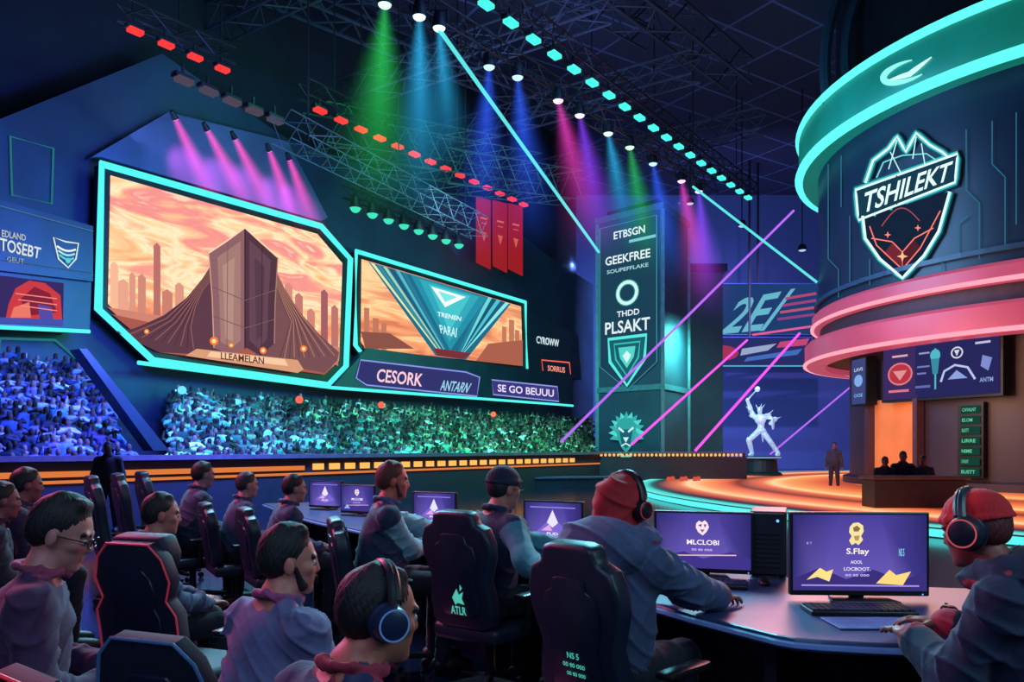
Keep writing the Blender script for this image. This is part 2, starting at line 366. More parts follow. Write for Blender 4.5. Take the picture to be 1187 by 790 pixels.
def person(label,head,face,lean=12,yaw=0,pitch=-6,rh=None,lh=None,skin='b8745c',hairc='0c0b12',jac='2a3046',slv=None,trs='171c2c',
           h=.008,hair='short',stand=False,scale=None,collar=None,hood=False,beanie=None,headset=None,glasses=False,beard=None,hoodback=None,hbv=1.,stripe=None,group=None,fingers=True,hairtop=0.,loose=.015,lapel=None):
    hd=P(*head); fv=V3((face[0],face[1],0)).normalized(); rz=math.atan2(-fv.x,fv.y)
    J=skeleton(lean,yaw,pitch,stand); sc=scale or max(.86,min(1.06,hd.z/J['hc'].z))
    hl=J['hc']; Rz=Matrix.Rotation(rz,3,'Z'); off=Rz@V3((hl.x,hl.y,0))*sc
    root=thing('person',label,'person',(hd.x-off.x,hd.y-off.y,0),rz,group,sc); Mi=basis(root).inverted()
    hp,hs,T,R=head_prims(J,skin,hairc,not hood)
    S=J['S']; p=J['pel']; Rl=np.array(J['Rl']); slv=slv or jac; lo_=loose if not stand else .012
    tor=[el(p+S*.04,(.165,.128,.125),Rl,.05,jac,'pel'),el(p+S*.17,(.15,.118,.15),Rl,.06,jac,'tor'),el(p+S*.33,(.168,.122,.15),Rl,.06,jac,'tor'),
         rc(J['shr'],J['shl'],.058,.058,.06,jac,'tor'),rc(p+S*.44+V3((.09,-.01,0)),J['nb']+V3((.03,0,.03)),.05,.04,.04,jac,'thin'),rc(p+S*.44+V3((-.09,-.01,0)),J['nb']+V3((-.03,0,.03)),.05,.04,.04,jac,'thin')]
    for q in tor[-2:]: q['cb']=lo_
    arms=[]; hands=[]; cuffs=[]
    for s,nm,tg in ((1,'r',rh),(-1,'l',lh)):
        if tg is None: t=V3((s*.13,.34,.71)) if not stand else V3((s*.27,.06,.82))
        else: t=Mi@V3(tg)
        e,w=ik(J['sh'+nm],t,.285,.255,V3((s*.7,-.35,-1)))
        fd=(w-e).normalized(); ff=V3((fd.x,fd.y,fd.z*.3)).normalized() if not stand else fd
        arms+=[rc(J['sh'+nm],e,.056,.045,.04,slv,'arm'),rc(e,e+(w-e)*.93,.046,.034,.03,slv,'arm')]
        cuffs.append(rc(e+(w-e)*.88,e+(w-e)*.95,.034+lo_+.004,.033+lo_+.002,.004,stripe or slv,'thin',lo_-.004))
        ax1=(e-J['sh'+nm]).normalized(); cuffs+=[rc(e-ax1*.04,e+(w-e).normalized()*.03,.053,.051,.03,slv,'arm'),rc(e+(w-e)*.7,e+(w-e)*.8,.043,.044,.015,slv,'arm'),rc(e+(w-e)*.4,e+(w-e)*.5,.045,.044,.015,slv,'arm')]
        up=V3((0,0,1)) if abs(ff.z)<.8 else V3((s,0,0))
        hands+=[rc(e+(w-e)*.8,w+ff*.02,.028,.026,.02,skin,'hand')]+(hand_prims(w,ff,up,-s,skin) if fingers else [el(w+ff*.07,(.035,.035,.07) if stand else (.035,.07,.03),None,.02,skin)])
    legs=[];feet=[]
    for nm in 'rl':
        legs+=[rc(J['hip'+nm],J['kn'+nm],.088,.062,.05,trs,'leg'),rc(J['kn'+nm],J['an'+nm],.06,.042,.03,trs,'leg')]
        a=J['an'+nm]; feet.append(rc(a+V3((0,-.03,-.04)),a+V3((0,.16,-.055)),.042,.034,.02,'101218','foot'))
    sdf_obj('body',hp+tor+arms+hands+legs+feet,h,SKIN,root,subs=hs,col=skin)
    jg=max(h,.0075)
    jl=[dict(a) for a in tor+arms]+cuffs+[el(p+S*.10,(.178,.142,.11),Rl,.05,jac),el(p+S*.2,(.17,.135,.16),Rl,.06,jac)]
    nb=J['nb']
    if hoodback:
        jl+=[el(nb+V3((0,-.085*hbv,.005)),(.125*hbv,.055*hbv,.07*hbv),np.array(Matrix.Rotation(-.4,3,'X')),.012,hoodback,'hood'),rc(nb+V3((.1*hbv,-.04,.02*hbv)),nb+V3((.05,.075,-.01)),.03*hbv,.022,.015,hoodback),rc(nb+V3((-.1*hbv,-.04,.02*hbv)),nb+V3((-.05,.075,-.01)),.03*hbv,.022,.015,hoodback)]
        if stripe: jl+=[rc(nb+V3((s*.135*hbv,-.05,.03)),nb+V3((s*.085,.085,-.03)),.011,.009,.004,stripe,'thin',lo_*.7) for s in (1,-1)]
    else:
        for i in range(10):
            a=2*math.pi*i/10; b=2*math.pi*(i+1)/10
            q=lambda t: nb+V3((.076*math.cos(t),.076*math.sin(t)+.004,.032-.018*math.sin(t)))
            jl.append(rc(q(a),q(b),.017,.017,.005,collar or jac,'thin',lo_*.5))
    if lapel:
        for s in (1,-1): jl.append(rc(nb+V3((s*.075,.02,.02)),p+S*.25+V3((s*.03,.15,0)),.022,.016,.004,lapel,'thin',lo_*.5))
        jl.append(rc(p+S*.42+V3((0,.11,0)),p+S*.25+V3((0,.14,0)),.02,.016,.006,'c0b8c8','thin',lo_*.4))
    sdf_obj('jacket',jl,jg,CLOTH,root,infl=lo_,col=jac,fold=.021 if h<.0115 else (.016 if not stand else .006))
    tl=[dict(a) for a in legs]+[el(p+S*.0,(.165,.13,.115),Rl,.05,trs)]
    sdf_obj('trousers',tl,max(h,.013),CLOTH,root,infl=.012,fold=.012,col=trs)
    for f in feet: sdf_obj('shoe',[f,rc(np.array(f['lo']+f['hi'])/2,np.array(f['lo']+f['hi'])/2+np.array((0,.05,-.01)),.04,.04,.03,'101218')],.012,BLKV,root,infl=.01,col='14161e')
    hh=min(.0052,h) if h<.01 else h*.8
    if hair and not hood:
        ha=[el(T(0,-.021,.040),(.0795,.0975,.088+hairtop),R,.02,hairc),el(T(0,-.05,-.005),(.071,.061,.066),R,.03,hairc),
            rc(T(-.03,.036,.104+hairtop*.8),T(.03,.03,.107+hairtop),.014+hairtop*.6,.015+hairtop*.7,.025,hairc),rc(T(-.02,.0,.118+hairtop*.6),T(.02,-.04,.118+hairtop*.5),.012+hairtop*.4,.012+hairtop*.3,.03,hairc)]
        su=[el(T(0,.133,-.03),(.1,.082,.1),R,.010),el(T(.09,.032,-.055),(.026,.05,.06),R,.010),el(T(-.09,.032,-.055),(.026,.05,.06),R,.010),el(T(.086,-.008,-.014),(.014,.024,.034),R,.006),el(T(-.086,-.008,-.014),(.014,.024,.034),R,.006),el(T(0,-.10,-.11),(.1,.05,.05),R,.02)]
        sdf_obj('hair',ha,hh,HAIR,root,subs=su,clump=.0013 if h<.0115 else 0,col=hairc,cen=J['hc'],cuts=[(T(0,0,-.07),-(Hrz(J)))])
    if beard:
        ba=[el(T(0,.030,-.076),(.055,.055,.043),R,.02,beard),rc(T(.064,.016,-.02),T(.047,.045,-.085),.010,.013,.02,beard),rc(T(-.064,.016,-.02),T(-.047,.045,-.085),.010,.013,.02,beard),rc(T(-.02,.085,-.05),T(.02,.085,-.05),.005,.005,.006,beard)]
        su=[el(T(0,.1,-.046),(.031,.05,.026),R,.008)]
        sdf_obj('beard',ba,hh,HAIR,root,subs=su,clump=.0007,col=beard,cen=J['hc'])
    if beanie:
        ba=[el(T(0,-.017,.045),(.09,.11,.095),R,.02,beanie)]+[rc(T(.084*math.cos(a),-.014+.104*math.sin(a),.04+.012*math.sin(a)),T(.084*math.cos(a+.5),-.014+.104*math.sin(a+.5),.04+.012*math.sin(a+.5)),.013,.013,.01,beanie) for a in [i*.5 for i in range(13)]]
        sdf_obj('beanie',ba,hh,CLOTH,root,clump=.0012,col=beanie,cen=J['hc'],cuts=[(T(0,0,.024),-(Hrz(J)))])
    if hood:
        ba=[el(T(0,-.025,.025),(.1,.122,.118),R,.03,hood),el(T(0,-.05,-.05),(.092,.092,.1),R,.04,hood),rc(T(0,-.04,-.08),nb+V3((0,-.03,.0)),.088,.085,.04,hood),rc(T(0,-.09,.03),T(0,-.125,.0),.06,.025,.05,hood)]
        su=[el(T(0,.12,-.02),(.072,.1,.1),R,.02),el(T(0,.0,.0),(.08,.1,.1),R,.02)]
        sdf_obj('hood',ba,hh,CLOTH,root,subs=su,col=hood,fold=.024)
    if h<.0115:
        for s in (1,-1):
            c=T(s*.032,.080,-.001); M=J['Hr']; mb=MB().ball((0,0,0),.0125,8,None)
            V=np.array([tuple(v) for v in mb.v]); C=np.tile(np.array((.4,.37,.4,1.)),(len(V),1)); C[V[:,1]>.008]=(.03,.02,.02,1)
            V=V@np.array(M).T+np.array(c)
            me=bpy.data.meshes.new('eye'); me.from_pydata(V.tolist(),[],mb.f); a=me.color_attributes.new('Col','FLOAT_COLOR','POINT'); a.data.foreach_set('color',C.astype(np.float32).ravel()); me.materials.append(SKIN)
            link('eye',me,root)
    if headset:
        k=headset.get('k',1.); G=MB(); pts=[]; cs=headset.get('s',1.)
        for i in range(17):
            a=math.pi*i/16; pts.append(T(.098*k*math.cos(a),-.01,.0+.128*k*math.sin(a)))
        G.tube(pts,.011*k*cs,8); G.tube([q+J['Hr']@V3((0,.012,0)) for q in pts[2:-2]],.010*k*cs,8)
        hs_=G.build('headset',mat('headset_band_'+headset.get('b','1b1e29'),headset.get('b','1b1e29'),.35),root,smooth=True)
        for s in (1,-1):
            Mx=J['Hr']@Matrix.Rotation(s*math.pi/2,3,'Y')@Matrix.Scale(cs,3)
            cup=MB().lathe([(0,.030),(.026,.030),(.038,.024),(.043,.010),(.043,-.004),(.047,-.006),(.047,-.020),(.038,-.026),(.0,-.026)],T(s*.092*k,-.01,-.005),24,Mx)
            c=cup.build('ear_cup',mat('ear_cup_'+headset.get('c','1c2233'),headset.get('c','1c2233'),.35),hs_,smooth=True)
            MB().lathe([(.033,.0285),(.037,.0285),(.036,.025)],T(s*.092*k,-.01,-.005),24,Mx).build('cup_ring',glow('cup_ring_'+headset.get('g','3060c0'),headset.get('g','3060c0'),.6),hs_)
    if glasses:
        g=MB()
        for s in (1,-1):
            cs=[T(s*.034+.024*math.cos(a),.108-.25*abs(.024*math.cos(a)),.0+.018*math.sin(a)) for a in [i*math.pi/8 for i in range(16)]]
            g.tube(cs,.0022,5,True); g.tube([T(s*.058,.1,.004),T(s*.078,.05,.004),T(s*.082,-.01,.0)],.0022,5)
        g.tube([T(-.012,.108,.003),T(.012,.108,.003)],.0022,5); g.build('glasses',mat('spectacle_frame','101014',.3),root,smooth=True)
    return root,J
# ------------------------------------------------------------ lights / camera / world
def area(loc,tgt,size,color,power,sy=None):
    l=bpy.data.lights.new('area_light','AREA'); l.energy=power; l.color=color; l.size=size
    if sy: l.shape='RECTANGLE'; l.size_y=sy
    o=bpy.data.objects.new('area_light',l); COL.objects.link(o); o.location=loc
    o.rotation_euler=(V3(tgt)-V3(loc)).to_track_quat('-Z','Y').to_euler(); return o
def spot(loc,tgt,ang,color,power,blend=.6,rad=.15):
    l=bpy.data.lights.new('spot_light','SPOT'); l.energy=power; l.color=color; l.spot_size=math.radians(ang); l.spot_blend=blend; l.shadow_soft_size=rad
    o=bpy.data.objects.new('spot_light',l); COL.objects.link(o); o.location=loc
    o.rotation_euler=(V3(tgt)-V3(loc)).to_track_quat('-Z','Y').to_euler(); return o
cam=bpy.data.cameras.new('camera'); co=bpy.data.objects.new('camera',cam); COL.objects.link(co)
co.location=(0,0,H); co.rotation_euler=(math.pi/2,0,0); cam.sensor_width=36; cam.lens=36*F/1187; cam.shift_y=(HY-395)/1187; cam.clip_end=300; cam.clip_start=.05
SC.camera=co
w=bpy.data.worlds.new('world'); SC.world=w; w.use_nodes=True; nt=w.node_tree
nt.nodes['Background'].inputs[0].default_value=(.10,.16,.40,1); nt.nodes['Background'].inputs[1].default_value=.17
# ------------------------------------------------------------ setting
def struct(o): o['kind']='structure'; return o
NAVY=mat('navy_wall_panels','1a3048',.55,0,.25,.8); DARK=mat('dark_steel','12161f',.45,.3,.2,3); DTEAL=mat('dark_teal_panel','16303f',.45,0,.2,1.2)
flm=mat('dark_polished_floor','121c34',.14,.15,.3,1.5)
f=MB().poly([(-30,-3,0),(50,-3,0),(50,58,0),(-30,58,0)]).build('floor',flm); struct(f)
cm=bpy.data.materials.new('ceiling_grid'); cm.use_nodes=True; nt=cm.node_tree; b=nt.nodes['Principled BSDF']
tc=nt.nodes.new('ShaderNodeTexCoord'); br=nt.nodes.new('ShaderNodeTexBrick'); br.offset=0; mp=nt.nodes.new('ShaderNodeMapping'); mp.inputs['Rotation'].default_value=(0,0,-.58)
nt.links.new(tc.outputs['Object'],mp.inputs['Vector']); nt.links.new(mp.outputs[0],br.inputs['Vector'])
br.inputs['Scale'].default_value=.3; br.inputs['Mortar Size'].default_value=.02; br.inputs['Brick Width'].default_value=1.; br.inputs['Row Height'].default_value=.7
br.inputs['Color1'].default_value=lin('20263c')+(1,); br.inputs['Color2'].default_value=lin('262e48')+(1,); br.inputs['Mortar'].default_value=lin('4a5884')+(1,)
nt.links.new(br.outputs['Color'],b.inputs['Base Color']); b.inputs['Roughness'].default_value=.7
struct(MB().poly([(-30,6,20),(50,6,20),(50,58,20),(-30,58,20)]).build('ceiling',cm))
struct(MB().box((14,57,10),(70,.4,20)).build('wall_back',mat('hazy_back_wall','44588a',.9,0,.15,.08)))  # distance haze put into the wall's even blue colour
O=P(118,520,22); u=V3((.652,1,0)).normalized(); n=V3((u.y,-u.x,0)); C0=V3((0,0,H))
def W(px,py,off=0.):
    d=V3(((px-CX)/F,1,-(py-HY)/F)); t=(off+(O-C0).dot(n))/d.dot(n); return C0+d*t
def wp(off,pts): return [W(x,y,off) for x,y in pts]
def zfix(p,z): return V3((p.x,p.y,z))
outl=[(-140,200),(0,138),(188,62),(250,105),(335,162),(560,238),(640,300),(688,330)]
pts=wp(0,outl); base=[zfix(pts[-1],0),zfix(pts[0],0)]
struct(MB().prism(pts+base,-n*.5).build('wall_left',NAVY))
struct(MB().prism([zfix(pts[0],0)-n*1.2,zfix(pts[-1],0)-n*1.2,zfix(pts[-1],20)-n*1.2,zfix(pts[0],20)-n*1.2],-n*.3).build('wall_left_upper',mat('dark_upper_wall','0e1424',.8,0,.3,.5)))  # one even, very dark navy tone
MP=[(106,182),(195,130),(334,164),(380,252),(372,256),(118,182)]
mq=MB().prism(wp(.35,MP),-n*.33).build('marquee_panel',mat('marquee_blue','44527c',.6,0,.2,1)); tag(mq,'sloped dark blue panel above the largest screen, washed by magenta spotlights','panel')
def beammat(name,hexc,s,k,L,rp=2.0):
    if name in MC: return MC[name]
    m=bpy.data.materials.new(name); m.use_nodes=True; nt=m.node_tree; nt.nodes.clear(); o=nt.nodes.new('ShaderNodeOutputMaterial'); e=nt.nodes.new('ShaderNodeEmission'); e.inputs['Color'].default_value=lin(hexc)+(1,)
    def M(op,a,b=None):
        q=nt.nodes.new('ShaderNodeMath'); q.operation=op
        for i,v in enumerate((a,b)):
            if v is None: continue
            if isinstance(v,(int,float)): q.inputs[i].default_value=v
            else: nt.links.new(v,q.inputs[i])
        return q.outputs[0]
    tc=nt.nodes.new('ShaderNodeTexCoord'); sx=nt.nodes.new('ShaderNodeSeparateXYZ'); nt.links.new(tc.outputs['Object'],sx.inputs[0])
    X,Y,Z=sx.outputs; r=M('SQRT',M('ADD',M('MULTIPLY',X,X),M('MULTIPLY',Y,Y))); dz=M('MULTIPLY',Z,-1.)
    rad=M('ADD',M('MULTIPLY',dz,k),.13); q=M('MAXIMUM',M('SUBTRACT',1.,M('DIVIDE',r,rad)),0.); q=M('POWER',q,rp)
    g=M('MAXIMUM',M('SUBTRACT',1.,M('DIVIDE',dz,L)),0.); g=M('POWER',g,1.6); g=M('DIVIDE',g,M('ADD',M('MULTIPLY',dz,.22),.35))
    nt.links.new(M('MULTIPLY',M('MULTIPLY',q,g),s),e.inputs['Strength'])
    nt.links.new(e.outputs[0],o.inputs['Volume'])
    try: m.cycles.volume_step_rate=2.
    except Exception: pass
    MC[name]=m; return m
def beam(p,dv,L,k,c,s,label,nm,rp=2.0):
    dv=dv.normalized(); o=MB().tube([(0,0,-.02),(0,0,-L)],1,20,taper=[.13,.13+L*k]).build('light_beam',beammat('beam_%s_%s'%(nm,c),c,s,k,L,rp),smooth=True)
    o.location=p; o.rotation_euler=dv.to_track_quat('-Z','Y').to_euler(); tag(o,label,'light beam'); return o
MAGS=[((203,137),(238,212),'leftmost'),((240,150),(282,228),'second'),((272,160),(312,238),'middle'),((312,174),(340,250),'fourth'),((335,184),(362,256),'rightmost')]
for i,(a,bq,nm) in enumerate(MAGS):
    L=W(a[0],a[1],1.3); tg=W(bq[0],bq[1],.7)
    t=thing('spotlight',nm+' of five small spotlights throwing magenta beams above the largest screen','spotlight',L,0)
    dr=(tg-L).normalized(); MB().tube([L-dr*.22,L+dr*.02],.09,10,taper=[.06,.1]).build('housing',DARK,t,True)
    MB().tube([L+dr*.021,L+dr*.04],.085,10).build('lens',glow('magenta_lens','ff7ad8',1.6),t,True)
    MB().tube([L-dr*.1,W(a[0],a[1]-2,.3)],.025,6).build('bracket',DARK,t,True)
    spot(L+dr*.1+n*.1,tg-n*.6,60,(1,.1,.55),700,1.)
    beam(L+dr*.05,dr,3.4,.17,'ff40b8',2.8,nm+' of five magenta light beams on the panel above the largest screen','panel',1.7)
# --- main screen
CY=glow('cyan_neon','4fe8e2',1.25,True)
def neon(name,pts,r,m,parent=None,closed=True): return MB().tube(pts,r,8,closed).build(name,m,parent,parent is not None,smooth=True)
S1=[(118,190),(372,262),(406,300),(401,424),(380,446),(178,418),(114,358)]
S1i=[(128,203),(368,271),(397,305),(393,418),(376,434),(184,408),(125,352)]
t=thing('display_screen','largest arena screen with a sunset city picture and a cyan neon frame','screen',zfix(W(260,300,.5),4.4))
MB().prism(wp(.75,S1),-n*.38).build('housing',DARK,t,True)
neon('neon_frame',wp(.8,S1),.11,CY,t)
def skymat(name,stops,sc=2.2,es=1.1):
    m=bpy.data.materials.new(name); m.use_nodes=True; nt=m.node_tree; nt.nodes.clear()
    tc=nt.nodes.new('ShaderNodeTexCoord'); mp=nt.nodes.new('ShaderNodeMapping'); mp.inputs['Scale'].default_value=(1.,1.,3.4); mp.inputs['Rotation'].default_value=(0,.5,0); no=nt.nodes.new('ShaderNodeTexNoise'); no.inputs['Scale'].default_value=sc; no.inputs['Detail'].default_value=9; no.inputs['Distortion'].default_value=1.3
    nt.links.new(tc.outputs['Generated'],mp.inputs['Vector']); nt.links.new(mp.outputs[0],no.inputs['Vector'])
    sx=nt.nodes.new('ShaderNodeSeparateXYZ'); nt.links.new(tc.outputs['Generated'],sx.inputs[0])
    ma=nt.nodes.new('ShaderNodeMath'); ma.operation='MULTIPLY_ADD'; ma.inputs[1].default_value=1.7; nt.links.new(no.outputs['Fac'],ma.inputs[0])
    mb=nt.nodes.new('ShaderNodeMath'); mb.operation='MULTIPLY_ADD'; mb.inputs[1].default_value=.4; mb.inputs[2].default_value=-.56; nt.links.new(sx.outputs['Z'],mb.inputs[0]); nt.links.new(mb.outputs[0],ma.inputs[2])
    r=nt.nodes.new('ShaderNodeValToRGB'); e=r.color_ramp.elements
    e[0].position=stops[0][0]; e[0].color=lin(stops[0][1])+(1,); e[1].position=stops[-1][0]; e[1].color=lin(stops[-1][1])+(1,)
    for p,c in stops[1:-1]: q=e.new(p); q.color=lin(c)+(1,)
    nt.links.new(ma.outputs[0],r.inputs['Fac']); em=nt.nodes.new('ShaderNodeEmission'); em.inputs['Strength'].default_value=es; o=nt.nodes.new('ShaderNodeOutputMaterial'); nt.links.new(r.outputs[0],em.inputs['Color']); nt.links.new(em.outputs[0],o.inputs[0]); return m
SKY=skymat('sunset_sky',[(.12,'f08a64'),(.3,'ffb080'),(.43,'ffd09a'),(.52,'ffe8c0'),(.62,'ffc498'),(.74,'f49c8c'),(.86,'ee8e8c'),(.97,'ffd0b4')])
MB().poly(wp(.78,S1i)).build('picture',SKY,t,True)
pc=Pic(lambda x,y,l:W(x,y,l),.003,.79)
for x,y,ww,hb,c in ((128,306,9,352,'f4b898'),(137,326,12,368,'e8a48c'),(150,318,7,376,'dc9682'),(160,320,9,380,'d08878'),(178,284,8,385,'b87068'),(188,338,12,385,'cc8070'),(203,330,10,385,'dc9682'),(330,330,9,400,'d88c7c'),(342,342,9,412,'c4786e'),(356,360,9,416,'d08476'),(372,338,8,420,'a06064'),(384,356,8,420,'bc746c'),(214,352,12,385,'c47870')):
    pc.poly([(x,y),(x+ww*.5,y-3),(x+ww,y+2),(x+ww,hb+4),(x,hb)],c)
pc.poly([(125,356),(150,360),(240,374),(330,394),(394,402),(393,418),(376,434),(184,408)],'d08470')
pc.poly([(130,364),(250,390),(392,411),(384,427),(376,434),(184,408)],'a85a50')
pc.poly([(246,304),(236,322),(218,344),(190,365),(158,380),(134,384),(184,408),(262,412)],'5e3c4a'); pc.poly([(318,310),(330,334),(348,362),(370,387),(393,408),(391,418),(376,432),(294,416)],'785054')
for i in range(12):
    k=i/12.; pc.ribbon([(246,306+k*18),(235-k*0,323+k*14),(217+k*10,345+k*12),(190+k*34,368+k*12),(142+k*90,386+k*20)],1.0,'96605a' if i%2 else '4a3040'); pc.ribbon([(319,314+k*16),(330-k*4,336+k*13),(348-k*12,364+k*10),(388-k*70,412+k*4)],.9,'5e3e46' if i%2 else 'b47c68')
LF=[(242,293),(263,279),(284,264),(284,402),(268,411),(248,403),(246,345)]; RF=[(284,264),(304,282),(322,298),(319,350),(318,398),(302,412),(284,402)]
pc.poly(LF,'8c6268'); pc.poly(RF,'523644')
pc.poly([(252,298),(268,287),(279,279),(279,394),(269,403),(256,396),(254,345)],'a27a74'); pc.poly([(289,278),(303,291),(314,302),(311,345),(310,392),(300,404),(289,394)],'664654')
pc.poly([(258,308),(272,298),(270,396),(261,391)],'b48c80'); pc.poly([(295,298),(307,309),(304,390),(297,394)],'583c4a')
pc.ribbon([(284,264),(284,404)],1.6,'3c2834'); pc.ribbon([(242,293),(263,279),(284,264),(304,282),(322,298)],1.8,'ffd4b4'); pc.ribbon([(242,293),(246,345),(248,403)],1.2,'d8a08c'); pc.ribbon([(322,298),(319,350),(318,398)],1.2,'b07c74')
pc.ribbon([(246,332),(284,348),(319,336)],1.,'7c5658'); pc.ribbon([(247,366),(284,380),(318,370)],1.,'7c5658'); pc.ribbon([(264,281),(263,402)],.8,'7c5658'); pc.ribbon([(304,284),(303,406)],.8,'402a3a')
pc.poly([(228,404),(345,417),(352,428),(345,432),(215,412)],'d89c78'); pc.poly([(244,407),(330,416),(334,424),(240,413)],'f4c8a0')
pc.text('LLEAMELAN',[(256,408),(306,414),(306,422),(256,416)],'5a3030')
for x,y,r in ((248,395,5),(268,400,3),(305,406,4),(170,384,3),(352,404,4)): pc.circ((x,y),r,'ff7a2c'); pc.circ((x,y),r*.5,'ffe8b0')
pc.build('city_artwork',1.05,t)
# --- second screen
S2=[(413,291),(609,350),(611,430),(420,410),(412,400)]; S2i=[(419,300),(604,355),(606,424),(424,404),(418,396)]
t=thing('display_screen','smaller arena screen with a teal winged emblem, right of the largest screen','screen',zfix(W(510,350,.5),4.4))
MB().prism(wp(.6,S2),-n*.55).build('housing',DARK,t,True); neon('neon_frame',wp(.65,S2),.09,CY,t)
MB().poly(wp(.63,S2i)).build('picture',skymat('amber_sky',[(.12,'d87c5c'),(.35,'ffb078'),(.5,'ffd49c'),(.7,'f0a074'),(.95,'dc8c68')],1.6),t,True)
pc=Pic(lambda x,y,l:W(x,y,l),.003,.64)
for x,y,ww in ((422,356,6),(432,368,7),(442,374,6),(582,378,5),(590,370,6),(597,382,5)): pc.poly([(x,y),(x+ww,y+1),(x+ww,414),(x,408)],'c07a5e')
pc.poly([(418,384),(452,386),(480,404),(424,404)],'8a5248'); pc.poly([(566,398),(606,394),(606,424),(552,418)],'a8604c')
pc.poly([(427,303),(592,352),(540,417),(505,412)],'1f6c88')
for i in range(6):
    k=i/6.; pc.poly([(429+k*44,304+k*13),(434+k*44,305.5+k*13),(511+k*8,409-k*4),(508+k*8,407-k*4)],['d9e8b0','3490a4','9fd0b8','1f5c7c','55b8c8','2b7c98'][i]); pc.poly([(590-k*30,351.5-k*9),(586-k*30,350-k*9),(532-k*3,410),(535-k*3,412)],['90e8e8','1f5c7c','4fc4d0','1c5470','6cd8dc','2b7c98'][i])
pc.poly([(476,318),(564,345),(522,406)],'2690a8'); pc.poly([(486,323),(555,344),(521,396)],'34a8ba'); pc.poly([(497,329),(545,343),(521,384)],'48c4cc')
pc.poly([(500,332),(540,344),(516,356)],'f4fffc'); pc.poly([(508,337),(530,344),(516,350)],'7ae8e4'); pc.text('TRENEN',[(507,361),(535,367),(534,372),(507,366)],'eafffe'); pc.text('PARAI',[(509,376),(530,380),(529,391),(511,386)],'c8f8f4'); pc.poly([(502,403),(546,409),(538,416),(507,412)],'7a3038')
pc.build('winged_artwork',1.05,t)
t=thing('banner_board','long dark fascia below the screens carrying two purple lit signs','sign',zfix(W(520,440,.6),3.4))
SH=[(386,449),(426,403),(664,434),(662,470),(640,467)]
MB().prism(wp(.9,SH),-n*.28).build('fascia',DTEAL,t,True); neon('neon_edge',wp(.95,[(160,420),(385,449),(640,468),(664,470)]),.06,CY,t,False)
pc=Pic(lambda x,y,l:W(x,y,l),.003,.93)
A=[(418,417),(540,431),(556,437),(553,459),(425,446),(413,438)]
pc.poly(A,'33356e'); pc.ribbon(A,1.6,'8d9bf0',True); pc.text('CESORK',[(438,427),(491,433),(489,448),(436,442)],'ffd0e0'); pc.text('ANTARN',[(512,440),(547,444),(541,455),(510,452)],'9cd8f0')
A=[(570,440),(646,448),(648,465),(572,457)]
pc.poly(A,'3a3a80'); pc.ribbon(A,1.4,'98a0f0',True); pc.text('SE GO BEUUU',[(577,445),(642,451.5),(642,460),(577,453.5)],'f0e0ff'); pc.build('lit_sign',1.,t)
t=thing('wall_sign','dark angular sign with a red outlined box, right of the winged emblem screen','sign',zfix(W(640,400,.5),4))
MB().prism(wp(.5,[(612,362),(670,388),(674,440),(612,430)]),-n*.45).build('board',DTEAL,t,True)
pc=Pic(lambda x,y,l:W(x,y,l),.003,.52); pc.text('CYROWW',[(622,389),(648,393.5),(648,402),(622,397.5)],'dff4ff'); A=[(628,417),(660,420),(662,438),(630,434)]; pc.ribbon(A,1.6,'ff6a60',True); pc.text('SORRUS',[(635,423),(655,425.5),(655,432),(635,429.5)],'ff9a8a'); pc.build('lettering',1.,t)
t=thing('sign_board','dark board with white lettering and shield emblem at the far left','sign',zfix(W(50,280,1.5),7))
MB().prism(wp(1.5,[(-60,214),(108,262),(108,326),(-60,306)]),-n*1.3).build('board',DTEAL,t,True)
pc=Pic(lambda x,y,l:W(x,y,l),.003,1.53); pc.text('EDLAND',[(2,266),(30,272),(30,279),(2,274)],'b8c8d8'); pc.text('TOSEBT',[(0,275),(48,287),(46,300),(0,290)],'d6e6ee'); pc.text('GEUT',[(8,297),(28,300),(28,306),(8,303)],'90a4b4')
A=[(62,275),(76,280),(91,282),(88,300),(79,310),(68,300)]; pc.ribbon(A,1.8,'d8f0f4',True)
for k in range(3): pc.ribbon([(66+k*1.5+22*j/8.-k*2.6*j/8.,284+k*5+1.+3.5*math.sin(math.pi*j/8.)+j*.5) for j in range(9)],2.2,['f0ffff','a8e8ec','58d8d8'][k])
pc.circ((79,302),3,'58d8d8'); pc.ribbon([(-60,292),(108,316)],.8,'3f6a80'); pc.ribbon([(-60,222),(108,268)],1,'4a7890'); pc.build('lettering',1.,t)
t=thing('display_screen','small screen at the far left showing a red dome shape on blue','screen',zfix(W(30,350,1.3),5))
MB().prism(wp(1.3,[(-62,306),(106,327),(104,382),(-62,374)]),-n*1.2).build('housing',DTEAL,t,True)
pc=Pic(lambda x,y,l:W(x,y,l),.003,1.32); pc.poly([(-50,313),(74,328),(73,377),(-50,372)],'3a2f6a'); pc.poly([(10,352),(18,334),(34,325),(52,328),(70,342),(72,370),(50,374),(6,372)],'d8404a'); pc.poly([(24,346),(40,332),(58,340),(66,362),(30,366)],'8e2440'); pc.poly([(16,356),(34,350),(36,368),(12,368)],'f88070'); pc.poly([(44,352),(60,356),(62,370),(46,370)],'5a50b0'); pc.poly([(-50,366),(73,370),(73,377),(-50,372)],'4a58b8')
for i in range(3): pc.ribbon([(18+i*3,340+i*7),(66,346+i*7)],1.2,'ff9a8a')
pc.build('picture',.9,t); neon('neon_edge',wp(1.35,[(-62,376),(104,384)]),.05,CY,t,False)
def frame_outline(name,label,pts,off,r,m): 
    o=neon(name,wp(off,pts),r,m); tag(o,label,'neon trim'); return o
TD=glow('dim_teal_neon','2f8f9c',.6)
frame_outline('neon_outline','teal outlined panel mark high on the wall above the far left board',[(12,158),(62,172),(60,236),(14,226)],.04,.03,TD)
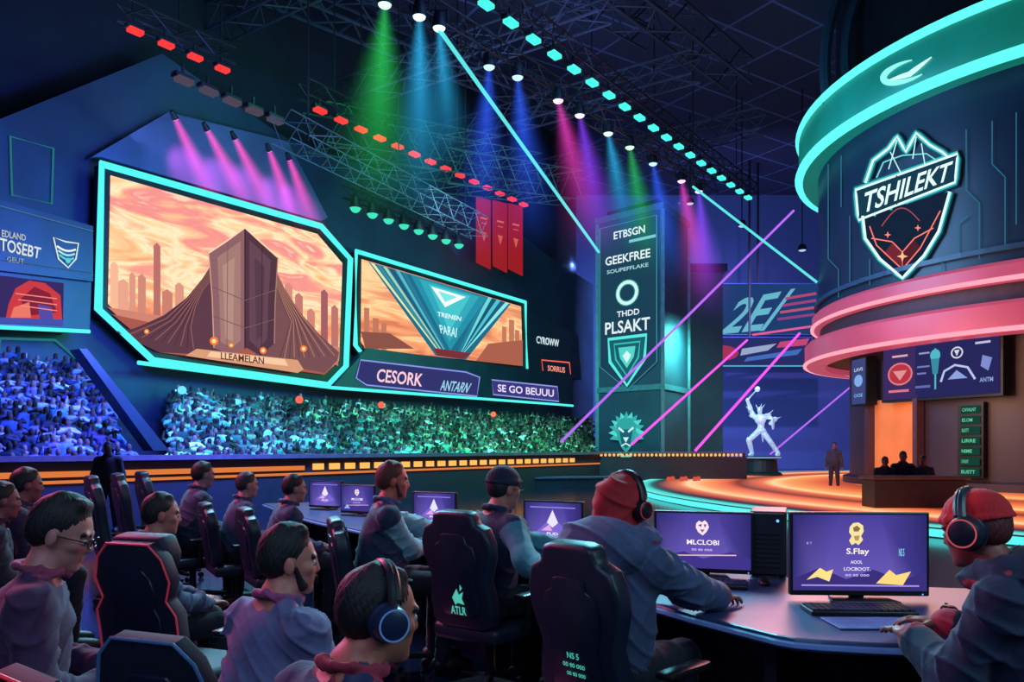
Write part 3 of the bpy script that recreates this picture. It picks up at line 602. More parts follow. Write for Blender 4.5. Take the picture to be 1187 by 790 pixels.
frame_outline('neon_outline','teal window outline over the blue lit crowd at the far left',[(0,392),(64,394),(94,420),(92,440),(0,440)],.05,.04,TD)
for i,x in enumerate((553,572,590)):
    y=228+(x-553)*.2; t=thing('hanging_banner',['left of three','middle of three','right of three'][i]+' narrow red banners hanging beside the green lamp row','banner',W(x+8,y,1.2),0)
    pts=wp(1.2,[(x,y),(x+16,y+4),(x+16,y+84),(x,y+76)]); MB().prism(pts,-n*.06).build('cloth',mat('red_banner_emissive','260306',.95,0,.3,2,emit='a40c14',es=.85),t,True)  # cloth emits red of its own to look vivid
    MB().tube([pts[0]+V3((0,0,.05)),pts[1]+V3((0,0,.05))],.05,6).build('rod',DARK,t,True)
    pc=Pic(lambda px,py,l:W(px,py,l),.003,1.22); pc.ribbon([(x+4,y+24),(x+12,y+26)],2,'e87060'); pc.ribbon([(x+5,y+30),(x+11,y+31.5)],1.5,'d85a50'); pc.poly([(x+5,y+40),(x+11,y+42),(x+8,y+52)],'e06858'); pc.build('emblem',.8,t)
sw=MB().prism(wp(5.6,[(92,404),(101,404),(196,522),(178,522)]),-n*.4).build('stair_wall',DTEAL)
tag(sw,'dark sloping stair wall between the blue and green lit crowds','wall')
# ------------------------------------------------------------ stands, crowd, barrier
def WS(s,off,z): return V3((O.x,O.y,0))+u*s+n*off+V3((0,0,z))
def sof(px,off): p=W(px,520,off); return (p-O).dot(u)
NR=17; PT=.343; RB=.163; RG=.124
def stand(name,label,px0,px1,rise):
    mb=MB()
    for i in range(NR):
        o1=6.2-PT*i; o0=.05; s0=sof(px0,6.); s1=sof(px1,3.); z0=.0 if i==0 else .25+rise*(i-1); z1=.25+rise*i
        mb.prism([WS(s0,o0,z0),WS(s1,o0,z0),WS(s1,o1,z0),WS(s0,o1,z0)],(0,0,z1-z0))
    o=mb.build(name,mat('stand_concrete','1a2430',.8)); tag(o,label,'stand'); return o
stand('seating_terrace','stepped terrace carrying the blue lit crowd at the far left',-60,118,RB)
stand('seating_terrace','stepped terrace carrying the green lit crowd under the screens',186,690,RG)
def spect(arms,h,cl):
    J=skeleton(0,random.uniform(-20,20),0,True); A=[el(J['hc'],(.085,.1,.125),None,.03,'8a6a60')]+[rc(J['hc'],J['nb'],.06,.07,.03,'8a6a60')]
    p=J['pel']; A+=[el(p+V3((0,0,.05)),(.18,.14,.16),None,.06,cl),el(p+V3((0,0,.3)),(.2,.14,.24),None,.06,cl),rc(J['shr'],J['shl'],.08,.08,.05,cl)]
    for s,nm in ((1,'r'),(-1,'l')):
        m=arms[0] if s>0 else arms[1]; t={'up':V3((s*.28,.1,1.95)),'clap':V3((s*.05,.38,1.35)),'down':V3((s*.3,.05,.9)),'wave':V3((s*.45,.1,1.7))}[m]
        e,w=ik(J['sh'+nm],t,.29,.27,V3((s,0,-.4))); A+=[rc(J['sh'+nm],e,.075,.06,.03,cl),rc(e,w,.058,.05,.02,cl),el(w+(w-e).normalized()*.06,(.05,.05,.07),None,.02,'8a6a60')]
        A+=[rc(J['hip'+nm],J['kn'+nm],.11,.08,.05,'404858'),rc(J['kn'+nm],J['an'+nm],.075,.06,.03,'404858'),rc(J['an'+nm]-V3((0,0,.05)),J['an'+nm]+V3((0,.15,-.05)),.05,.05,.02,'202028')]
    V,Fc=sdf_arrays(A,[],h); C=vcolors(V,A,cl); return V,Fc,C
POSES=(('clap','clap'),('down','down'),('down','clap'),('clap','down'),('down','down'),('wave','clap'),('clap','clap'))
GREEN_TINT=('9fe8c0','6fd0a8','b8f0c8','58b8a0','88e0d0','a0d890','e0ffe8'); BLUE_TINT=('8aa0ff','6a80f0','a8b8ff','7a70f0','5a90ff','b0a8ff','e0e8ff')  # green and blue stand lighting tinted into the clothing colours
VME={'g':[mesh_from('person',*spect(a,.042,GREEN_TINT[i]),CROWD,False) for i,a in enumerate(POSES)],'b':[mesh_from('person',*spect(a,.042,BLUE_TINT[i]),CROWD,False) for i,a in enumerate(POSES)]}; VAR=[spect(a,.07,GREEN_TINT[i]) for i,a in enumerate(POSES)]
seats=[]
for which,px0,px1,rise,sp in (('b',-22,150,RB,.235),('g',196,686,RG,.24)):
    for i in range(NR):
        off=6.2-PT*i-.17; s=sof(px0,off)+random.uniform(0,.3); s1=sof(px1-(0 if which=='g' else i*2.4),off)
        while s<s1:
            if random.random()<.97: seats.append((which,WS(s+random.uniform(-.06,.06),off+random.uniform(-.04,.04),.25+rise*i)))
            s+=sp
seats.sort(key=lambda q:q[1].y)
face_rz=math.atan2(-n.x,n.y)
LB={'b':'spectator standing in the blue lit crowd at the far left','g':'spectator in the green lit crowd below the big screens'}
GB={'b':'blue lit spectators','g':'green lit spectators'}
rest=[]
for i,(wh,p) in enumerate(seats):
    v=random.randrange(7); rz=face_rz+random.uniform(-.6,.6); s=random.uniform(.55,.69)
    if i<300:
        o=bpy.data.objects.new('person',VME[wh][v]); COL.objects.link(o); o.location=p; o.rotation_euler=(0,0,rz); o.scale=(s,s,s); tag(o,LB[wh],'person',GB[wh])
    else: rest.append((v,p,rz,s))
if rest:
    VV=[];FF=[];CC=[];k=0
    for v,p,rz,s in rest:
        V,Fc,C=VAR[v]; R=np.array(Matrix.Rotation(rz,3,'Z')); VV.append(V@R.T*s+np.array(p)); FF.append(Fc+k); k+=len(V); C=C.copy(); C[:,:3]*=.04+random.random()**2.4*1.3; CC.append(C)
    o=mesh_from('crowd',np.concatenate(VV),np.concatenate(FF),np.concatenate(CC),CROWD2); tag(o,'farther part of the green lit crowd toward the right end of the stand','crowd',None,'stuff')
b0,b1=sof(-60,6.6),sof(690,6.6)
bar=thing('barrier','long low dark barrier wall with amber lights in front of the crowd stands','barrier',WS((b0+b1)/2,6.6,0))
MB().prism([WS(b0,6.5,0),WS(b1,6.5,0),WS(b1,6.8,0),WS(b0,6.8,0)],(0,0,1.22)).build('wall_body',mat('barrier_plum','2a2238',.6),bar,True)
MB().prism([WS(b0,6.4,1.22),WS(b1,6.4,1.22),WS(b1,6.95,1.22),WS(b0,6.95,1.22)],(0,0,.1)).build('top_rail',mat('barrier_rail','6a5470',.5),bar,True)
AMB=glow('amber_panel','ffb45a',1.2); AMB2=glow('amber_strip','ee8444',.85)
s=sof(362,6.8); 
while s<sof(668,6.8):
    MB().prism([WS(s,6.81,.92),WS(s+.36,6.81,.92),WS(s+.36,6.81,1.08),WS(s,6.81,1.08)],n*.03).build('light_panel',AMB,bar,True); s+=.56
MB().prism([WS(b0,6.81,.80),WS(b1,6.81,.80),WS(b1,6.81,.86),WS(b0,6.81,.86)],n*.02).build('thin_light_strip',AMB2,bar,True)
MB().prism([WS(b0,6.81,.92),WS(sof(352,6.8),6.81,.92),WS(sof(352,6.8),6.81,1.03),WS(b0,6.81,1.03)],n*.03).build('light_strip',AMB2,bar,True)
for k,(px,py,c,nm) in enumerate(((347,463,'ff5a4a','coral'),(442,469,'ff5a4a','coral'),(572,480,'ff6a50','coral'),(211,452,'60c0ff','pale blue'))):
    p=W(px,py,2.6-.2*k); o=MB().ball(p,.12,8).build('signal_lamp',glow('crowd_lamp_'+c,c,1.6)); MB().tube([p,zfix(p,p.z-1.6)],.02,6).build('pole',DARK,o,False)
    tag(o,'small round '+nm+' lamp on a crowd pole, '+['under the largest screen','under the gap between screens','near the right end','near the stair wall'][k],'lamp')
fb=thing('barrier','far low barrier with a row of tiny amber lights in front of the banner tower','barrier',zfix(P(780,528,33),0))
for i in range(34):
    p=P(697+i*4.9,527,33); MB().lathe([(0,-.06),(.045,-.05),(.055,0),(.045,.05),(0,.06)],p,8).build('light_bead',AMB,fb,True)
pa,pb=P(694,520,33.08),P(866,520,33.08); MB().box(((pa.x+pb.x)/2,33.2,.55),(pb.x-pa.x,.22,1.1)).build('wall_body',mat('barrier_plum','2a2238'),fb,True); MB().box(((pa.x+pb.x)/2,33.16,1.3),(pb.x-pa.x,.1,.06)).build('hood_rail',mat('barrier_rail','6a5470'),fb,True)
for i in range(9): MB().box((pa.x+.1+(pb.x-pa.x-.2)*i/8,33.2,1.2),(.06,.06,.24)).build('post',DARK,fb,True)
# ------------------------------------------------------------ tower, pillar, far signs, statue
def quadmap(tl,tr,br,bl,x0,y0,x1,y1,nrm):
    def f(x,y,l):
        a=(x-x0)/(x1-x0); b=(y-y0)/(y1-y0); return (tl.lerp(tr,a)).lerp(bl.lerp(br,a),b)+nrm*l
    return f
TA,TB,TCc=P(692,520,37),P(768,520,34.5),P(798,520,37.5); TD_=TA+(TCc-TB)
ztop=12.1
t=thing('banner_tower','tall dark tower with white lettering, ring and shield banner in the middle','tower',zfix((TA+TCc)/2,0))
TS=mat('tower_slate','2c4c64',.6,0,.2,.6)
pr=[zfix(q,0) for q in (TA,TB,TCc,TD_)]; cen=sum(pr,V3())/4; MB().prism(pr,(0,0,ztop)).build('tower_body',TS,t,True)
MB().prism([q+(q-cen)*.05+V3((0,0,ztop)) for q in pr],(0,0,.3)).build('cap',mat('tower_cap','3a6478',.5),t,True); MB().prism([cen+(q-cen)*.78+V3((0,0,ztop+.3)) for q in pr],(0,0,.35)).build('cap_step',DARK,t,True)
for q in pr[:3]: MB().box((q.x,q.y,ztop/2),(.16,.16,ztop)).build('corner_rib',mat('tower_rib','4a7c90',.45),t,True)
for zz in (4.1,): MB().prism([q+(q-cen)*.04+V3((0,0,zz)) for q in pr],(0,0,.25)).build('ledge_band',mat('tower_rib','4a7c90'),t,True)
nr=((TB-TA).cross(V3((0,0,-1)))).normalized(); nr=nr if nr.y<0 else -nr; nr.z=0
mp_=quadmap(zfix(TA,12.),zfix(TB,12.),zfix(TB,0.),zfix(TA,0.),0,0,76,270,nr)
pc=Pic(mp_,.004,.09)
WH='e8faff'; TE='5ff4ea'
pc.poly([(5,3),(71,3),(71,150),(38,176),(5,150)],'1d4358'); pc.ribbon([(5,3),(71,3),(71,150),(38,176),(5,150)],1.4,'3f8898',True); pc.text('ETBSGN',rect(22,10,58,18),WH); pc.poly([(40,22),(70,22),(70,25),(40,25)],'7fc8d8'); pc.text('GEEKFREE',rect(12,35,64,44),WH); pc.text('SOUPEFFLAKE',rect(14,49,62,53),'a8dce8')
pc.ring((38,76),11,5.5,'2fa8a8'); pc.ring((38,76),11,3.5,'d8fffa'); pc.text('THDD',rect(26,94,52,100),WH); pc.text('PLSAKT',rect(12,104,64,117),WH); A=[(16,122),(60,122),(58,146),(38,172),(18,146)]; pc.poly(A,'1a6470'); pc.ribbon(A,3.5,TE,True); A=[(23,128),(53,128),(51,144),(38,162),(25,144)]; pc.ribbon(A,2,'3fc0bc',True); pc.poly([(28,132),(48,132),(46,143),(38,154),(30,143)],'58dcd2'); pc.poly([(38,136),(43,141),(38,149),(33,141)],'d8fffa')
LX=lambda pts:[(38+(x-38)*.86,220+(y-222)*.9) for x,y in pts]
for i in range(13):
    a=math.radians(200-i*18.3); c0,c1=math.cos(a),-math.sin(a); pc.poly(LX([(38+c0*11-c1*6,222+c1*12+c0*6),(38+c0*25,222+c1*24),(38+c0*11+c1*6,222+c1*12-c0*6)]),'54e0d4' if i%2 else '3ab4b4')
pc.poly(LX([(24,214),(32,206),(44,206),(52,214),(50,228),(44,240),(38,246),(32,240),(26,228)]),'34a8a8'); pc.poly(LX([(29,219),(47,219),(44,236),(38,241),(32,236)]),'1d6474'); pc.ribbon(LX([(28,217),(35,222)]),2.2,'c8fff8'); pc.ribbon(LX([(48,217),(41,222)]),2.2,'c8fff8'); pc.poly(LX([(34,228),(42,228),(38,234)]),'c8fff8'); pc.ribbon(LX([(32,238),(38,235),(44,238)]),1.5,'c8fff8'); pc.poly(LX([(28,244),(38,250),(48,244),(38,264)]),'54e0d4')
pc.build('banner_face',.95,t)
t=thing('pillar','slim slate pillar standing right of the banner tower','pillar',zfix(P(812,520,42),0))
q=P(812,520,42); MB().box((q.x,q.y,5.4),(1.9,1.9,10.8)).build('shaft',mat('tower_slate','2a4058'),t,True); MB().box((q.x,q.y,11.),(2.3,2.3,.4)).build('cap',DARK,t,True)
def farsign(px0,py0,px1,py1,Y,name,label,paint,col='22304e'):
    a=P(px0,py0,Y); b=P(px1,py1,Y); t=thing(name,label,'sign',((a.x+b.x)/2,Y,b.z)); MB().box(((a.x+b.x)/2,Y+.15,(a.z+b.z)/2),(b.x-a.x,.3,a.z-b.z)).build('board',mat('sign_'+col,col,.8),t,True)
    MB().box(((a.x+b.x)/2,Y+.4,(a.z+20)/2),(.12,.12,20-a.z)).build('hanger',DARK,t,True)
    pc=Pic(lambda x,y,l:P(x,y,Y)+V3((0,-l,0)),.004,.02); paint(pc); pc.build('lettering',.8,t)
farsign(812,328,950,388,50,'hanging_sign','hazy far sign with large cyan slanted lettering and red streaks',(lambda p:(p.poly(rect(813,329,949,387),'24447c'),p.text('2E/',[(858,346),(922,334),(896,382),(832,388)],'74c8e4'),[p.ribbon([(910+i*2-(i*5),346+i*8),(946,340+i*8)],3.,['c85080','b04a8c','c86080','9c4a90'][i]) for i in range(4)])),'2a447a')
farsign(800,390,942,425,49.5,'hanging_sign','far emblem strip with red oval mark, blue streaks and glowing pink edge',(lambda p:(p.poly(rect(801,391,941,424),'2c3470'),p.circ((836,409),20,'b83a60',18,9),p.circ((826,410),8,'e88a90',14,7),p.poly([(860,404),(900,398),(890,406),(858,412)],'a8b8e0'),p.poly([(866,414),(930,404),(924,411),(862,419)],'4a78d0'),p.poly([(904,396),(938,392),(934,400),(900,403)],'d85080'),p.ribbon([(872,388),(942,378)],2.5,'ff6aa8'),p.ribbon([(800,424),(942,424)],1.5,'60c8e0'))),'2a3468')
# statue
J=skeleton(14,25,10,True); A=[]; p=J['pel']; hc=J['hc']
A+=[el(hc+V3((0,0,.01)),(.085,.105,.115),None,.02),rc(hc+V3((0,-.08,.1)),hc+V3((0,-.26,.26)),.035,.01,.03),rc(hc+V3((.06,0,.06)),hc+V3((.18,-.08,.24)),.025,.01,.02),rc(hc+V3((-.06,0,.06)),hc+V3((-.18,-.08,.24)),.025,.01,.02),rc(hc,J['nb'],.05,.07,.03),el(p+J['S']*.33,(.19,.15,.18),None,.04),el(p+J['S']*.1,(.11,.1,.15),None,.04),rc(J['shr'],J['shl'],.09,.09,.04)]
for s in (1,-1): A+=[el(J['sh'+('r' if s>0 else 'l')]+V3((s*.08,0,.05)),(.12,.11,.08),None,.012),rc(J['shr' if s>0 else 'shl']+V3((s*.1,0,.08)),J['shr' if s>0 else 'shl']+V3((s*.26,-.05,.24)),.035,.01,.02)]
for s,nm,tg in ((1,'r',V3((.42,.25,2.0))),(-1,'l',V3((-.42,.4,1.12)))):
    e,wv=ik(J['sh'+nm],tg,.34,.32,V3((s*1.5,-.3,-.1))); A+=[rc(J['sh'+nm],e,.07,.055,.03),rc(e,wv,.085,.05,.012),el(wv,(.065,.065,.065),None,.012),rc(e,e+V3((s*.2,-.1,.08)),.035,.01,.02)]
    if s>0: A+=[rc(wv,wv+V3((-.3,.05,.3)),.03,.02,.02),el(wv+V3((-.36,.06,.36)),(.1,.035,.1),None,.02)]
    else: A.append(el(wv+V3((-.1,.1,0)),(.04,.16,.22),None,.012))
A+=[rc(p,V3((.32,.38,.55)),.11,.085,.03),rc(V3((.32,.38,.55)),V3((.28,.1,.1)),.095,.07,.012),rc(p,V3((-.3,-.1,.5)),.11,.085,.03),rc(V3((-.3,-.1,.5)),V3((-.5,-.4,.1)),.09,.07,.012),el((.32,.4,.57),(.08,.08,.1),None,.01),el((-.3,-.08,.52),(.08,.08,.1),None,.01),rc(V3((.28,.1,.06)),V3((.3,.36,.05)),.065,.055,.02),rc(V3((-.5,-.4,.06)),V3((-.5,-.16,.05)),.065,.055,.02),el(p+V3((0,0,-.06)),(.18,.15,.1),None,.02),rc(p+V3((0,-.12,.3)),V3((.05,-.5,.5)),.1,.02,.03)]
q=P(882,520,38)
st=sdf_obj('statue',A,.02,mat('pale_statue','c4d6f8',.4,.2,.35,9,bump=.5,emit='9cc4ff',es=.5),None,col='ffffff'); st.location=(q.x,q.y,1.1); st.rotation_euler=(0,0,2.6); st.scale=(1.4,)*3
spot((q.x-3,q.y-4,6),(q.x,q.y,2.6),40,(.7,.85,1),800); 
tag(st,'pale glowing armoured statue striding with one arm raised, behind the stage','statue')
t=thing('pedestal','dark round pedestal under the pale statue','pedestal',(q.x,q.y,0)); MB().lathe([(0,0),(1.0,0),(1.0,.25),(.8,.35),(.75,.9),(.9,.97),(.9,1.1),(0,1.1)],(0,0,0),24).build('plinth',DTEAL,t); MB().lathe([(.91,1.0),(.94,1.0),(.94,1.06),(.91,1.06)],(0,0,0),24).build('light_ring',glow('pale_blue_ring','8fc0ff',.7),t)
# ------------------------------------------------------------ drum tower at the right
DC=V3((21,28,0))
def Cyl(px,py,R):
    dx=(px-CX)/F; a=dx*dx+1; bq=-2*(dx*DC.x+DC.y); c=DC.x**2+DC.y**2-R*R; ds=bq*bq-4*a*c
    tt=(-bq-math.sqrt(max(ds,0)))/(2*a); return V3((dx*tt,tt,H-(py-HY)/F*tt))
N=96
t=thing('drum_tower','large round drum tower at the right with teal crown, pink rings and shield emblem','tower',tuple(DC))
drm=mat('drum_panels','14283e',.4,0,.25,.5)
MB().lathe([(9.27,6.2),(9.27,12.4)],DC,N).build('drum_wall',drm,t,True,smooth=True)
MB().lathe([(0,5.0),(9.2,5.0),(9.2,6.4),(0,6.4)],DC,N).build('drum_floor',mat('drum_soffit','3a2434',.6),t,True)
crown=MB().lathe([(9.0,12.2),(9.85,12.15),(10.,12.4),(10.,13.75),(9.85,13.95),(8.6,14.1)],DC,N).build('crown',mat('crown_green','0f6a5e',.4,0,.3,.6,emit='12806c',es=.55),t,True,smooth=True)
ZL=lambda R,z,nn=N:[V3((DC.x+R*math.cos(2*math.pi*i/nn),DC.y+R*math.sin(2*math.pi*i/nn),z)) for i in range(nn)]
TL=glow('teal_tube','5cf5e6',1.3,True)
MB().tube(ZL(9.98,12.25),.17,8,True).build('neon_ring',TL,crown,True,smooth=True); MB().tube(ZL(9.98,13.85),.15,8,True).build('neon_ring',TL,crown,True,smooth=True)
MB().lathe([(0,14.0),(8.6,14.0),(8.6,19.9),(0,19.9)],DC,N).build('upper_drum',DARK,t,True)
for (R,z0,z1,c,nm) in ((9.5,6.15,6.75,'d85c78','upper'),(9.78,4.7,5.6,'d05470','lower')):
    MB().lathe([(9.,z0),(R-.12,z0),(R,z0+.12),(R,z1-.12),(R-.12,z1),(9.,z1)],DC,N).build('pink_band',mat('pink_band_'+nm,'8a2f4c',.4,0,.2,1,emit=c,es=.5),t,True,smooth=True)
    MB().tube(ZL(R+.0,z0+.08),.07,6,True).build('neon_ring',glow('pink_tube','ff9cac',1.3,True),t,True,smooth=True)
MB().lathe([(9.3,7.05),(9.42,7.05),(9.42,7.2),(9.3,7.2)],DC,N).build('trim_ring',mat('drum_trim','2c4a64',.4),t,True)
pc=Pic(lambda x,y,l:Cyl(x,y,9.27+l),.004,.06)
LC='2a6a84'
for A in ([(960,190),(960,300),(972,312),(972,345)],[(975,180),(975,240)],[(985,250),(985,330)],[(1120,150),(1120,220),(1135,235),(1135,300)],[(1150,140),(1150,190),(1165,205),(1165,290)],[(1008,330),(1008,300)],[(1110,300),(1110,260),(1122,250)],[(1092,330),(1092,300)],[(1178,130),(1178,260)]):
    pc.ribbon(dense(A,False,4),1.1,LC)
WHT='dcfffa'; HALO='35b4be'
out=[(1000,250),(1003,276),(1020,300),(1046,322),(1071,296),(1088,268),(1101,222)]
top=[(1003,212),(1012,186),(1030,172),(1040,158),(1050,176),(1062,154),(1078,168),(1092,176),(1099,182)]
band=[(992,220),(1110,178),(1107,211),(995,255)]
for A,cl in ((out,False),(top,False),(band,True)): pc.ribbon(dense(A,cl),10.5,'1a4c5c',cl)  # neon glow painted as wider dim ribbons beneath the outline
for A,cl in ((out,False),(top,False),(band,True)): pc.ribbon(dense(A,cl),6.5,HALO,cl)
pc.fine(out,'132238'); 
pc.fine([(1024,294),(1034,282),(1046,292),(1046,312)],'6a2634',2); pc.fine([(1046,292),(1060,278),(1068,288),(1046,312)],'4c1e2e',2)
pc.ribbon([(1022+44*i/10.,262-18*math.sin(math.pi*i/10.)-6*i/10.) for i in range(11)],1.2,'a84a4c')
pc.ribbon(dense([(1010,276),(1034,280),(1046,292),(1060,276),(1082,264)],False,3),1.4,'ff7e6c'); pc.ribbon(dense([(1046,292),(1046,312)],False,3),1.1,'d85a54'); pc.ribbon(dense([(1008,262),(1016,284),(1046,312),(1067,287),(1090,244)],False),1.4,'ff7a68')
pc.star((1046,297),6.5,'ffb890'); pc.star((1029,272),4,'ff8a70'); pc.star((1064,264),4,'ff8a70')
pc.ribbon(dense(out,False),3.2,WHT)
pc.fine(band,'16384c'); pc.ribbon(dense(band),2.6,WHT,True)
pc.text('TSHILEKT',[(1003,223),(1105,186),(1099,209),(999,248)],WHT)
pc.ribbon(dense(top,False,3),2.6,WHT); pc.ribbon(dense([(1016,206),(1024,188),(1046,180),(1074,178),(1086,186)],False,3),1.6,'6fd0d0')
for A in ([(1032,176),(1044,200)],[(1068,166),(1072,190)],[(1040,162),(1030,196)],[(1062,158),(1058,184)]): pc.ribbon(dense(A,False,3),1.3,'b8f0ec')
pc.build('shield_emblem',1.15,t)
pc=Pic(lambda x,y,l:Cyl(x,y,10.+l),.004,.05)
cs=[]
for d in range(60,300,12):
    a=math.radians(d); x_,y_=30*math.cos(a),10*math.sin(a); cs.append((1052+x_*.93+y_*.36,82-x_*.36*.9+y_))
pc.ribbon(cs,6.5,'8ffff0',False,lambda q:.2+1.*math.sin(math.pi*q)); pc.ribbon(dense([(1030,93),(1054,86),(1080,66)],False,4),5,'c8fff8',False,lambda q:.25+math.sin(math.pi*q)); pc.build('crown_emblem',1.1,t)
CR=8.1
col=thing('drum_column','round dark column under the drum tower with screens and lit alcove','column',tuple(DC))
MB().lathe([(CR+.25,.16),(CR+.25,.4),(CR,.46),(CR,5.0)],DC,N).build('column_wall',mat('column_plum','32283c',.5,0,.25,.6),col,True,smooth=True)
def cylpanel(x0,x1,y0,y1,off,m,name,parent,th=.25):
    a=Cyl(x0,520,CR+off); b=Cyl(x1,520,CR+off); mid=Cyl((x0+x1)/2,520,CR+off).y; z1=H-(y0-HY)/F*mid; z0=H-(y1-HY)/F*mid
    nn=V3((-(b-a).y,(b-a).x,0)).normalized(); nn=nn if nn.y<0 else -nn
    q=[zfix(a,z1),zfix(b,z1),zfix(b,z0),zfix(a,z0)]; MB().prism([v+nn*th for v in q],-nn*(th+.12)).build(name,m,parent,True)
    return quadmap(q[0]+nn*th,q[1]+nn*th,q[2]+nn*th,q[3]+nn*th,x0,y0,x1,y1,nn)
t=thing('display_screen','wide scoreboard screen with purple emblems under the pink rings of the drum','screen',zfix(Cyl(1098,520,CR+.4),3.2))
m_=cylpanel(1028,1169,386,462,.35,DARK,'housing',t); pc=Pic(m_,.004,.02)
pc.poly(rect(1031,389,1166,459),'2b2b62'); pc.poly(rect(1031,389,1072,459),'42306a'); pc.circ((1053,428),15,'c83a4c',18,13); pc.ring((1053,428),15,2,'f08a90',18,13); pc.poly([(1044,424),(1062,424),(1053,436)],'f0a0a0'); pc.ribbon([(1043,406),(1063,406)],2.5,'f0b8c4'); pc.ribbon([(1077,406),(1090,406)],2,'a0a8d8'); pc.ribbon([(1075,422),(1090,422)],2,'7f88c8'); pc.ribbon([(1075,430),(1086,430)],2,'7f88c8'); pc.ribbon([(1097,402),(1097,450)],2,'58c8d8'); pc.circ((1097,410),6,'58c8d8',14,7); pc.poly([(1092,414),(1102,414),(1100,432),(1094,432)],'3f98b0'); pc.ring((1122,410),6,1.6,'e8e8ff'); pc.poly([(1119,407),(1125,407),(1122,414)],'e8e8ff')
pc.ribbon([(1142,402),(1158,402)],2.5,'d0d0f0'); pc.ribbon([(1104,442),(1108,430),(1120,424),(1134,428),(1142,442)],2.5,'c8d8ff'); pc.poly([(1112,440),(1122,430),(1134,440)],'9ab0f0'); pc.poly([(1150,416),(1160,420),(1156,434),(1148,428)],'8a98e0'); pc.text('ANTM',rect(1147,441,1161,446),'9ab0f0'); pc.ribbon([(1074,446),(1092,446)],3,'6a70c0'); pc.ribbon([(1040,449),(1066,449)],3,'f08090'); pc.build('picture',.85,t)
t=thing('display_screen','narrow tall screen beside the wide scoreboard at the left edge of the column','screen',zfix(Cyl(1003,520,CR+.4),3.2))
m_=cylpanel(995,1013,414,470,.35,DARK,'housing',t); pc=Pic(m_,.004,.02); pc.poly(rect(996,416,1012,468),'46508a'); pc.text('LAVS',rect(999,426,1009,430),'d0e8ff'); pc.circ((1004,441),5,'90c0ff',14,7); pc.text('OOE',rect(999,456,1009,460),'90c8ff'); pc.build('picture',.8,t)
t=thing('wall_sign','narrow dark panel with green lines of lettering on the drum column','sign',zfix(Cyl(1127,520,CR+.4),1.6))
m_=cylpanel(1112,1142,466,553,.15,DARK,'board',t,.1); pc=Pic(m_,.004,.02)
for i,wd in enumerate(('CAYALNT','ES.OM','EUSTT','LIRRE','NEMIE','CAYALNT','EUSTT')): pc.poly(rect(1116,470+i*12,1139,479+i*12),'1a4a40'); pc.text(wd,rect(1118,472.5+i*12,1134-(i%3)*4,476.5+i*12),'7fe8b8')
pc.build('lettering',.75,t)
al=thing('lit_alcove','tall warm orange lit alcove in the drum column','alcove',zfix(Cyl(1036,520,CR),.16))
cylpanel(1012,1064,462,562,.14,mat('alcove_glow','c06a3a',.6,0,.4,.5,emit='e07a44',es=.42),'glow_panel',al,.05)  # warm light in the recess painted as a flush emissive panel
for x0,x1 in ((1008,1013),(1063,1068)): cylpanel(x0,x1,458,562,.2,mat('alcove_jamb','4a3040',.5),'jamb',al,.2)
for k,(a,bq,cq,lab) in enumerate((((985,-40),(938,60),(968,150),'outer dark cable loop'),((1010,-40),(962,50),(990,120),'inner dark cable loop'))):
    pts=[]
    for i in range(15):
        s_=i/14.; x=(1-s_)**2*a[0]+2*s_*(1-s_)*bq[0]+s_*s_*cq[0]; y=(1-s_)**2*a[1]+2*s_*(1-s_)*bq[1]+s_*s_*cq[1]; pts.append(P(x,y,27.5))
    o=MB().tube(pts,.2,8).build('cable',mat('cable_sheath','16303e',.5)); tag(o,lab+' hanging over the teal crown of the drum','cable')
# ------------------------------------------------------------ stage
SCn=V3((28,24,0)); 
def radmat(name,stops,r0,r1,s):
    m=bpy.data.materials.new(name); m.use_nodes=True; nt=m.node_tree; b=nt.nodes['Principled BSDF']; tc=nt.nodes.new('ShaderNodeTexCoord'); sx=nt.nodes.new('ShaderNodeSeparateXYZ'); nt.links.new(tc.outputs['Object'],sx.inputs[0])
    cb=nt.nodes.new('ShaderNodeCombineXYZ'); sub=nt.nodes.new('ShaderNodeVectorMath'); sub.operation='SUBTRACT'; sub.inputs[1].default_value=(SCn.x,SCn.y,0); nt.links.new(sx.outputs[0],cb.inputs[0]); nt.links.new(sx.outputs[1],cb.inputs[1]); nt.links.new(cb.outputs[0],sub.inputs[0])
    ln=nt.nodes.new('ShaderNodeVectorMath'); ln.operation='LENGTH'; nt.links.new(sub.outputs[0],ln.inputs[0]); mr=nt.nodes.new('ShaderNodeMapRange'); mr.inputs['From Min'].default_value=r0; mr.inputs['From Max'].default_value=r1; nt.links.new(ln.outputs['Value'],mr.inputs['Value'])
    r=nt.nodes.new('ShaderNodeValToRGB'); e=r.color_ramp.elements; e[0].position=0; e[0].color=lin(stops[0][1])+(1,); e[1].position=1; e[1].color=lin(stops[-1][1])+(1,)
    for q,c in stops[1:-1]:
        z=e.new((q-r0)/(r1-r0)); z.color=lin(c)+(1,)
    nt.links.new(mr.outputs[0],r.inputs['Fac']); nt.links.new(r.outputs[0],b.inputs['Emission Color']); b.inputs['Emission Strength'].default_value=s; b.inputs['Base Color'].default_value=(.02,.015,.02,1); b.inputs['Roughness'].default_value=.45; b.inputs['Specular IOR Level'].default_value=.15; return m
stg=thing('stage','broad curved stage floor with a teal edge and glowing peach orange bands','stage',tuple(SCn))
MB().lathe([(23.9,0),(23.9,.16),(0,.16)],SCn,96).build('platform',mat('stage_deck','24222f',.3,0,.2,.7),stg,True)
